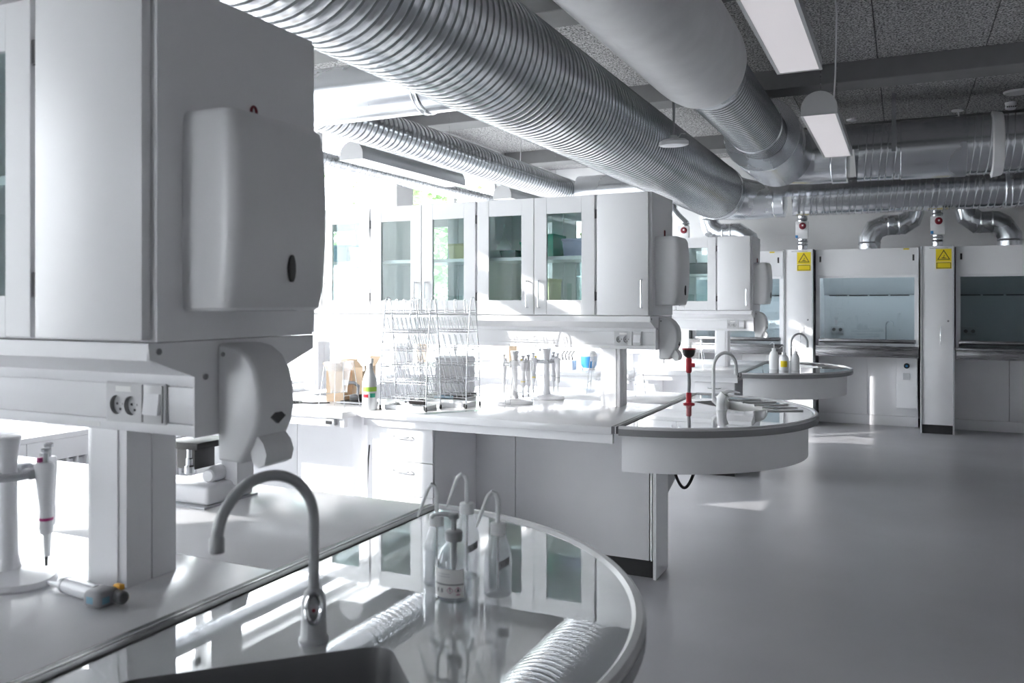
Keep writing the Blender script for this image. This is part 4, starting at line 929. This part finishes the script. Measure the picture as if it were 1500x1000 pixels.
stand(-1.744, 1.16, .9, 'white pipette stand under the service channel on the near bench', pips=(
    (.42, 'pipette with red ring hanging on the near stand, closest to the post', 'magenta', 'black'),
    (1.35, 'all-white pipette hanging at the rear of the near stand', 'whiteplastic', 'milky'),
    (3.3, 'pipette hanging on the near stand toward the windows', 'teal', 'milky')))
stand(-2.02, 4.80, .9, 'white pipette stand standing free between the wire bag holders', pips=(
    (-2.6, 'pipette with yellow top hanging on the free-standing pipette stand', 'yellow', 'black'),
    (-.2, 'grey-topped pipette hanging on the free-standing pipette stand', 'greyplastic', 'milky'),
    (1.4, 'pipette hidden behind the column of the free-standing pipette stand', 'greyplastic', 'milky')))
stand(-2.10, 4.50, .9, 'white pipette stand beside the wire drying rack', pips=(
    (-.5, 'yellow-marked pipette hanging on the stand beside the drying rack', 'yellow', 'black'),
    (.55, 'grey pipette hanging on the stand beside the drying rack', 'greyplastic', 'black'),
    (2.9, 'white pipette on the rack side of the stand beside the drying rack', 'whiteplastic', 'milky')))
# electronic pipette lying on the bench
p = thing('pipette', 'pipette with small blue display lying on the near worktop', 'pipette', (-1.66, 1.175, .9), 'pipettes')
L0 = MB().tube([(0, 0, .012), (.045, 0, .014), (.085, 0, .017)], [.0025, .005, .0075], 12)
part('tip_cone', 'milky', p, MB().tube([(-1.66, 1.175, .908), (-1.615, 1.170, .911), (-1.575, 1.166, .914)], [.002, .0045, .0085], 12))
part('barrel', 'whiteplastic', p, MB().tube([(-1.578, 1.166, .914), (-1.572, 1.165, .917), (-1.52, 1.159, .918), (-1.462, 1.153, .918)], [.010, .0155, .0165, .0165], 18), 40)
part('joint_ring', 'greyplastic', p, MB().tube([(-1.566, 1.1645, .917), (-1.562, 1.164, .917)], .0168, 18))
h_ = part('head', 'labelgrey', p, MB().box(-1.464, -1.415, 1.122, 1.172, .9005, .934, bev=.010, seg=3))
part('display', 'screen', h_, MB().box(-1.450, -1.432, 1.1215, 1.1225, .911, .924)); part('display', 'screen', h_, MB().box(-1.4155, -1.4145, 1.130, 1.146, .910, .923))
part('button', 'darkgrey', h_, MB().lathe((-1.415, 1.164, .917), [(.013, 0), (.013, .02), (.010, .023)], 18, (1, -.15, 0))); part('release_key', 'orange', h_, MB().box(-1.432, -1.412, 1.168, 1.180, .926, .937, bev=.002))

# ------------------------------------------------------------------ microscope on the near bench
mx, my = -1.92, 1.90
t = thing('microscope', 'white microscope with black stage and ribbed knob on the near worktop', 'microscope', (mx, my, .9))
part('base_plate', 'greyplastic', t, MB().box(mx-.11, mx+.09, my-.10, my+.12, .9, .906)); part('base', 'whiteplastic', t, MB().box(mx-.10, mx+.085, my-.085, my+.11, .906, .962, bev=.012, seg=3))
part('arm', 'whiteplastic', t, MB().prism([(mx+.03, .95), (mx+.10, .95), (mx+.10, 1.02), (mx+.085, 1.10), (mx+.09, 1.18), (mx+.07, 1.24), (mx-.04, 1.25), (mx-.04, 1.205), (mx+.02, 1.19), (mx+.035, 1.10), (mx+.04, 1.02)], 'y', my+.02, my+.09), 40)
part('stage', 'black', t, MB().box(mx-.09, mx+.04, my-.08, my+.06, 1.065, 1.085, bev=.003)); part('condenser', 'black', t, MB().box(mx-.07, mx+.0, my-.05, my+.03, 1.0, 1.062))
part('stage_spindle', 'chrome', t, MB().lathe((mx-.005, my-.065, .99), [(.010, 0), (.014, .004), (.014, .022), (.010, .026), (.010, .045), (.0075, .048), (.0075, .075)], 18))
part('focus_knob', 'whiteplastic', t, MB().lathe((mx+.03, my+.03, .985), [(.024, 0), (.024, .04), (.020, .05), (.020, .075), (.016, .08)], 20, (.25, -1, 0)))
part('power_lamp', 'teal', t, MB().box(mx-.075, mx-.045, my-.087, my-.084, .93, .945)); part('head', 'whiteplastic', t, MB().box(mx-.09, mx+.03, my-.03, my+.06, 1.205, 1.232, bev=.01))

# ------------------------------------------------------------------ wire drying racks, trays, brush
def wire(pts, r=.0028, seg=6): return MB().tube(pts, r, seg)
def rack(x0, x1, y0, y1, label, lean):
    t = thing('drying_rack', label, 'drying rack', ((x0+x1)/2, (y0+y1)/2, .9), 'wire drying racks'); zt = 1.53; ym = (y0+y1)/2
    for x in (x0, x1):
        part('end_frame', 'wire', t, wire([(x, y0, .918), (x, y0+.012, 1.2), (x, ym-.028, zt-.03), (x, ym-.018, zt-.005), (x, ym, zt), (x, ym+.018, zt-.005), (x, ym+.028, zt-.03), (x, y1-.012, 1.2), (x, y1, .918)], .0034, 8))
        for y in (y0, y1): part('rubber_foot', 'rubber', t, MB().lathe((x, y, .9), [(.006, 0), (.007, .012), (.0045, .024)], 10))
    tiers = [.96, 1.05, 1.14, 1.23, 1.33, 1.44]
    peg = None
    for k, z in enumerate(tiers):
        f = (z-.918)/(zt-.918); ya, yb = y0+(ym-.028-y0)*f**1.4, y1-(y1-ym-.028)*f**1.4
        for y in (ya, yb):
            part('tier_wire', 'wire', t, wire([(x0, y, z), (x1, y, z)], .0026)); part('tier_wire', 'wire', t, wire([(x0, y, z+.014), (x1, y, z+.014)], .0022))
        for x in (x0, x1): part('tier_wire', 'wire', t, wire([(x, ya, z), (x, yb, z)], .0024))
        n = 10 if k < 5 else 6
        for i in range(n):
            x = x0+(x1-x0)*(i+.7)/(n+.2)
            if k < 5:
                for y in (ya, yb):
                    if peg is None:
                        peg = wire([(0, 0, 0), (-.022, 0, .085)], .0022, 5).mesh((0, 0, 0), 40); peg.materials.append(M['wire'])
                    o = bpy.data.objects.new('peg', peg); COL.objects.link(o); o.parent = t; o.location = (x-ORG[t.name][0], y-ORG[t.name][1], z-.9)
            else:
                part('hoop', 'wire', t, wire([(x, ya, z), (x-.014, ya+lean, z+.065), (x-.010, ya+lean, z+.078), (x+.002, ya+lean, z+.078), (x+.006, ya+lean, z+.065), (x+.014, ya, z)], .0024))
    return t
rack(-2.80+.13, -2.37, 3.93, 4.09, 'wire glass drying rack closer to the worktop front edge', .01)
rack(-2.64, -2.24, 4.15, 4.32, 'wire glass drying rack behind the other one, against the pipette stand', .01)
def tray(x0, x1, y0, y1, label):
    t = thing('drip_tray', label, 'tray', ((x0+x1)/2, (y0+y1)/2, .9), 'white drip trays'); 
    part('floor', 'milky', t, MB().box(x0, x1, y0, y1, .9, .904)); part('rim', 'milky', t, MB().box(x0, x1, y0, y0+.006, .904, .925).box(x0, x1, y1-.006, y1, .904, .925).box(x0, x0+.006, y0, y1, .904, .925).box(x1-.006, x1, y0, y1, .904, .925))
tray(-2.65, -2.39, 3.945, 4.075, 'white drip tray with the black brush, under the front drying rack')
tray(-2.62, -2.26, 4.165, 4.305, 'white drip tray under the rear drying rack')
t = thing('bottle_brush', 'black bristled brush lying on the tray under the drying rack', 'brush', (-2.46, 3.99, .925))
part('handle', 'wire', t, MB().cyl((-2.58, 3.995, .945), (-2.40, 3.985, .945), .002, 6))
bm_ = MB(); rn = random.Random(4)
for _ in range(420):
    u = rn.random(); a = rn.uniform(0, 2*PI); l = .02+.004*rn.random(); c = Vector((-2.51+.10*u, 3.991-.005*u, .945)); e = c+Vector((rn.uniform(-.004, .004), l*math.cos(a), l*math.sin(a)))
    s_ = Vector((.0012, 0, 0)); bm_.add([c-s_, c+s_, e], [(0, 1, 2)])
part('bristles', 'bristle', t, bm_, 0)['kind'] = 'stuff'
part('core', 'bristle', t, MB().cyl((-2.51, 3.991, .945), (-2.41, 3.986, .945), .014, 10))
t = thing('plastic_ruler', 'clear plastic strip lying on the worktop in front of the drying rack', 'ruler', (-2.2, 4.05, .9))
part('blade', 'glassware', t, MB().add([(-2.345, 3.865, .9005), (-2.325, 3.845, .9005), (-2.045, 4.215, .9005), (-2.065, 4.235, .9005), (-2.345, 3.865, .905), (-2.325, 3.845, .905), (-2.045, 4.215, .905), (-2.065, 4.235, .905)], [(0, 1, 2, 3), (4, 7, 6, 5), (0, 4, 5, 1), (1, 5, 6, 2), (2, 6, 7, 3), (3, 7, 4, 0)]), 0)
part('scale_marks', 'greyplastic', t, MB().tube([(-2.33, 3.858, .9056), (-2.055, 4.222, .9056)], .0006, 4))

# ------------------------------------------------------------------ wire bag holders with plastic bags
def bag_holder(x, y, z0, label, blabel, rot=0, h=.265, w=.06):
    t = thing('bag_holder', label, 'bag holder', (x, y, z0), 'wire bag holders'); ww = .085
    c, s = math.cos(rot), math.sin(rot)
    W = lambda a, b, z: (x+a*c-b*s, y+a*s+b*c, z0+z)
    for q in (-1, 1):
        part('leg_frame', 'wire', t, wire([W(-ww, q*ww, .002), W(-w, q*w, h-.01), W(-w, q*w, h), W(w, q*w, h), W(w, q*w, h-.01), W(ww, q*ww, .002)], .002))
    for q in (-1, 1): part('cross_wire', 'wire', t, wire([W(q*w, -w, h), W(q*w, w, h)], .002)); part('cross_wire', 'wire', t, wire([W(q*.078, -.078, h*.3), W(q*.078, .078, h*.3)], .002))
    b = thing('plastic_bag', blabel, 'bag', W(0, 0, h*.32), 'clear bags in wire holders'); R = []; rn = random.Random(int(abs(x*1000)))
    ph = [rn.uniform(0, 6) for _ in range(4)]
    for i in range(9):
        f = i/8; r = w*(1.0-.25*f); zz = h+.004-(h*.66)*f; ring = []
        for j in range(28):
            a = 2*PI*j/28; e = .35+.5*f; cx_ = math.copysign(abs(math.cos(a))**e, math.cos(a)); sy_ = math.copysign(abs(math.sin(a))**e, math.sin(a))
            k_ = 1+.10*f*math.sin(5*a+ph[0]+3*f)+.06*f*math.sin(9*a+ph[1]-4*f); ring.append(W(r*cx_*k_*.95, r*sy_*k_*.95, zz+.006*math.sin(7*a+ph[2])*f))
        R.append(ring)
    part('film', 'bag', b, MB().rings(R, False, True), 60)
    part('turned_hem', 'bag', b, MB().rings([[W(p_[0], p_[1], z) for p_ in [(w*1.07*math.copysign(abs(math.cos(a))**.35, math.cos(a)), w*1.07*math.copysign(abs(math.sin(a))**.35, math.sin(a))) for a in [2*PI*j/28 for j in range(28)]]] for z in (h+.006, h-.05)], False, False), 60)
bag_holder(-1.97, 4.32, .9, 'empty-looking wire bag holder between the two mid-bench pipette stands', 'clear plastic bag hanging between the two mid-bench pipette stands', .25)
bag_holder(-1.80, 5.20, .9, 'wire bag holder behind the cabinet post, by the free-standing pipette stand', 'crumpled clear bag behind the free-standing pipette stand', .2)
bag_holder(-1.62, 5.22, .9, 'wire bag holder directly behind the cabinet post', 'crumpled clear bag directly behind the cabinet post', -.1)
bag_holder(-2.93, 3.90, .895, 'wire bag holder on the desk beside the spray bottle', 'clear plastic bag on the desk beside the spray bottle', .1)
bag_holder(-1.72, 7.9-.35, .9, 'wire bag holder left of the far post', 'clear bag in the holder left of the far post', .1)
bag_holder(-1.95, 7.85-.25, .9, 'wire bag holder at the free end of the far worktop', 'clear bag in the holder at the free end of the far worktop', .3)

# ------------------------------------------------------------------ desk clutter, boxes, instruments
def carton(x, y, z, w, d, h, label, rot=0, flap=True):
    t = thing('cardboard_box', label, 'box', (x, y, z), 'cardboard boxes'); e = .004; c, s = math.cos(rot), math.sin(rot); O = lambda mb: part
    def add(name, *b):
        m = MB().box(*b); m.v = [(x+(p[0])*c-(p[1])*s, y+p[0]*s+p[1]*c, z+p[2]) for p in m.v]; part(name, 'cardboard', t, m)
    add('bottom', -w/2, w/2, -d/2, d/2, 0, e)
    for q in (-1, 1): add('side', q*w/2-e/2, q*w/2+e/2, -d/2, d/2, e, h); add('side', -w/2, w/2, q*d/2-e/2, q*d/2+e/2, e, h)
    if flap:
        for q in (-1, 1):
            m = MB().prism([(-d/2, h), (-d/2+.0, h+.004), (-d/2-.05, h+.05), (-d/2-.054, h+.047)], 'x', -w/2, w/2) if q < 0 else MB().prism([(d/2, h), (d/2, h+.004), (d/2+.05, h+.06), (d/2+.054, h+.057)], 'x', -w/2, w/2)
            m.v = [(x+p[0]*c-p[1]*s, y+p[0]*s+p[1]*c, z+p[2]) for p in m.v]; part('flap', 'cardboard', t, m)
carton(-3.16, 4.22, .895, .11, .16, .19, 'open brown cardboard box with raised flaps on the desk beside the rack', .2)
carton(-3.02, 4.27, .895, .08, .12, .21, 'slim brown cardboard box behind the spray bottle', -.1, True)
carton(-3.62, 7.50, .86, .20, .20, .22, 'plain brown cardboard box on the far desk', .05, False)
t = thing('mini_centrifuge', 'small round white centrifuge with blue body on the far desk', 'centrifuge', (-2.72, 7.5, .86))
part('foot', 'greyplastic', t, MB().lathe((-2.72, 7.5, .86), [(.06, 0), (.065, .01), (.06, .02)], 24)); part('body', 'blue', t, MB().lathe((-2.72, 7.5, .88), [(.06, 0), (.075, .03), (.08, .11)], 24, cap1=True)); part('lid', 'whiteplastic', t, MB().lathe((-2.72, 7.5, .99), [(.082, 0), (.082, .015), (.06, .05), (.02, .062)], 24), 40)
t = thing('tube_shaker', 'small dark tube shaker beside the blue-bodied centrifuge', 'shaker', (-2.9, 7.45, .86))
part('body', 'whiteplastic', t, MB().box(-2.98, -2.84, 7.38, 7.5, .86, .95, bev=.01)); 
for i in range(4): part('clamp', 'black', t, MB().tube([(-2.96+i*.033, 7.44, .95), (-2.965+i*.033, 7.43, 1.0), (-2.945+i*.033, 7.45, 1.04)], .006, 8))
ix, iy = -2.36, 4.62
t = thing('laboratory_balance', 'grey laboratory balance with dark front behind the drying racks', 'balance', (ix-.25, iy, .9))
part('foot_plate', 'plinth', t, MB().box(ix-.36, ix-.12, iy-.10, iy+.12, .9, .925, bev=.004)); part('body', 'greyplastic', t, MB().box(ix-.35, ix-.13, iy-.02, iy+.12, .925, 1.16, bev=.012)); part('front_window', 'labelgrey', t, MB().box(ix-.34, ix-.14, iy-.026, iy-.02, .99, 1.15))
part('weighing_pan', 'steel', t, MB().lathe((ix-.24, iy-.065, .925), [(.03, 0), (.03, .008)], 24)); part('display', 'screen', t, MB().box(ix-.31, ix-.17, iy-.103, iy-.10, .905, .92))
t = thing('clamp_device', 'black clamp device with silver arm lying on the desk behind the spray bottle', 'clamp', (-2.97, 4.12, .895))
part('bed', 'black', t, MB().box(-3.06, -2.84, 4.08, 4.16, .895, .912, bev=.003)); part('rail', 'alu', t, MB().box(-3.08, -2.82, 4.07, 4.078, .9, .908)); part('block', 'black', t, MB().box(-3.0, -2.93, 4.09, 4.15, .912, .95, bev=.006))
part('arm', 'alu', t, MB().tube([(-2.96, 4.12, .95), (-2.955, 4.12, 1.0), (-2.98, 4.11, 1.02), (-3.02, 4.10, 1.02)], .010, 10)); part('jaw', 'greyplastic', t, MB().box(-3.05, -3.01, 4.085, 4.115, 1.005, 1.035, bev=.004))
tag(MB().tube([(-3.42+.075*math.cos(a)+.03*a/6, 3.98+.07*math.sin(a), .899) for a in [2*PI*i/20*1.6 for i in range(33)]]+[(-3.2, 4.0, .899), (-3.12, 4.06, .899)], .0035, 8).build('cable', 'rubber', None, (-3.4, 3.98, .895)), 'thin black cable coiled in loops on the desk', 'cable')
tag(MB().tube([(-3.06, 4.385, .60), (-3.06, 4.37, .5), (-3.075, 4.375, .3), (-3.065, 4.37, .12), (-3.07, 4.36, .008), (-3.12, 4.30, .006)], .005, 8).build('power_cord', 'rubber', None, (-3.06, 4.375, 0)), 'black power cord hanging down the panel under the desk', 'cable')
tag(MB().tube([(-1.105+.055*math.sin(a)*(1-.35*math.cos(a)), 4.60+.02*math.sin(a), .585-.115*math.cos(a)) for a in [2*PI*i/32 for i in range(32)]], .0085, 10, closed=True).build('hose_loop', 'rubber', None, (-1.105, 4.60, .47)), 'black rubber hose loop hanging under the white-tap sink', 'hose')

# ------------------------------------------------------------------ cabinet contents
def cbox(x, y, z, w, d, h, m, label):
    t = thing('storage_box', label, 'box', (x, y, z), 'storage boxes in the glazed cabinets')
    part('tub', m, t, MB().rings([[(x+sx_*w/2*f, y+sy_*d/2*f, z+q) for sx_, sy_ in ((-1, -1), (1, -1), (1, 1), (-1, 1))] for f, q in ((.92, 0), (1, h-.015))])); part('lid', m, t, MB().box(x-w/2-.004, x+w/2+.004, y-d/2-.004, y+d/2+.004, z+h-.015, z+h, bev=.003))
def cglass(x, y, z, r, h, label, m='glassware', cat='cylinder', nm='measuring_cylinder'):
    t = thing(nm, label, cat, (x, y, z), 'glassware in the cabinets')
    part('foot', m, t, MB().lathe((x, y, z), [(r*1.7 if nm == 'measuring_cylinder' else r, 0), (r*1.5 if nm == 'measuring_cylinder' else r, .006)], 18)); part('wall', m, t, MB().lathe((x, y, z+.006), [(r, 0), (r, h-.008), (r*1.12, h-.006)], 18, cap0=False, cap1=False))
y2 = YC[1]+.04; ZS1, ZF = ZB+.345, ZB+.018; y3 = YC[2]+.04
cbox(-1.93, y2, ZS1, .07, .2, .14, 'green', 'green storage box on the cabinet shelf beside the lavender box'); cbox(-1.76, y2+.02, ZS1, .17, .2, .11, 'lavender', 'lavender storage box on the cabinet shelf'); cbox(-1.72, y2+.02, ZS1+.11, .06, .08, .035, 'lime', 'small lime box on top of the lavender box')
cbox(-2.06, y2+.04, ZS1, .14, .2, .10, 'green', 'flat green storage box on the shelf behind the left glazed door'); cbox(-2.20, y2, ZS1, .10, .18, .05, 'teal', 'low teal storage box on the shelf near the funnel')
cbox(-2.53, y2, ZS1, .17, .2, .10, 'straw', 'straw-yellow storage box on the shelf above the drying rack'); cbox(-3.28, y2, ZS1, .20, .2, .10, 'straw', 'pale yellow box on the sunlit cabinet shelf'); cbox(-3.46, y2, ZS1, .12, .2, .12, 'screen', 'pale blue box on the sunlit cabinet shelf'); cbox(-1.94, y2-.02, ZF, .05, .2, .2, 'straw', 'narrow yellow box on the cabinet floor below the green box')
t = thing('funnel', 'pale plastic funnel standing on the shelf behind a glazed door', 'funnel', (-2.23, y2-.08, ZS1+.05)); part('cone', 'glassware', t, MB().lathe((-2.23, y2-.08, ZS1+.05), [(.055, 0), (.008, .09), (.007, .16)], 20, cap0=False, cap1=False))
for i, (x, h, l) in enumerate(((-1.80, .17, 'slim measuring cylinder, tallest on the cabinet floor'), (-1.735, .13, 'medium measuring cylinder beside the tallest one'), (-1.68, .15, 'measuring cylinder closest to the solid cabinet'), (-1.88, .06, 'short wide measuring cylinder on the cabinet floor'))): cglass(x, y2-.08, ZF, .014 if i < 3 else .022, h, l)
cglass(-2.60, y2-.05, ZF, .055, .10, 'wide glass beaker on the cabinet floor above the drying rack', 'glassware', 'beaker', 'beaker'); cglass(-2.46, y2-.03, ZF, .03, .12, 'narrow glass beaker beside the wide beaker', 'glassware', 'beaker', 'beaker')
cglass(-2.1, y2-.06, ZF, .035, .09, 'glass beaker on the floor of the left glazed compartment', 'glassware', 'beaker', 'beaker')
for i in range(6): cglass(-1.75-.13*(i % 2), y3-.08, ZF+.045*(i//2), .055, .045, ['lowest', 'middle', 'topmost'][i//2]+' glass dish in the far cabinet stack '+['nearer', 'away from'][i % 2]+' the solid door', 'glassware', 'dish', 'glass_dish')
cbox(-1.98, y3-.1, ZF, .08, .12, .09, 'blue', 'blue box beside the glass dishes in the far cabinet'); cbox(-1.80, y3, ZS1, .22, .2, .11, 'labelgrey', 'grey box on the shelf of the far glazed cabinet')
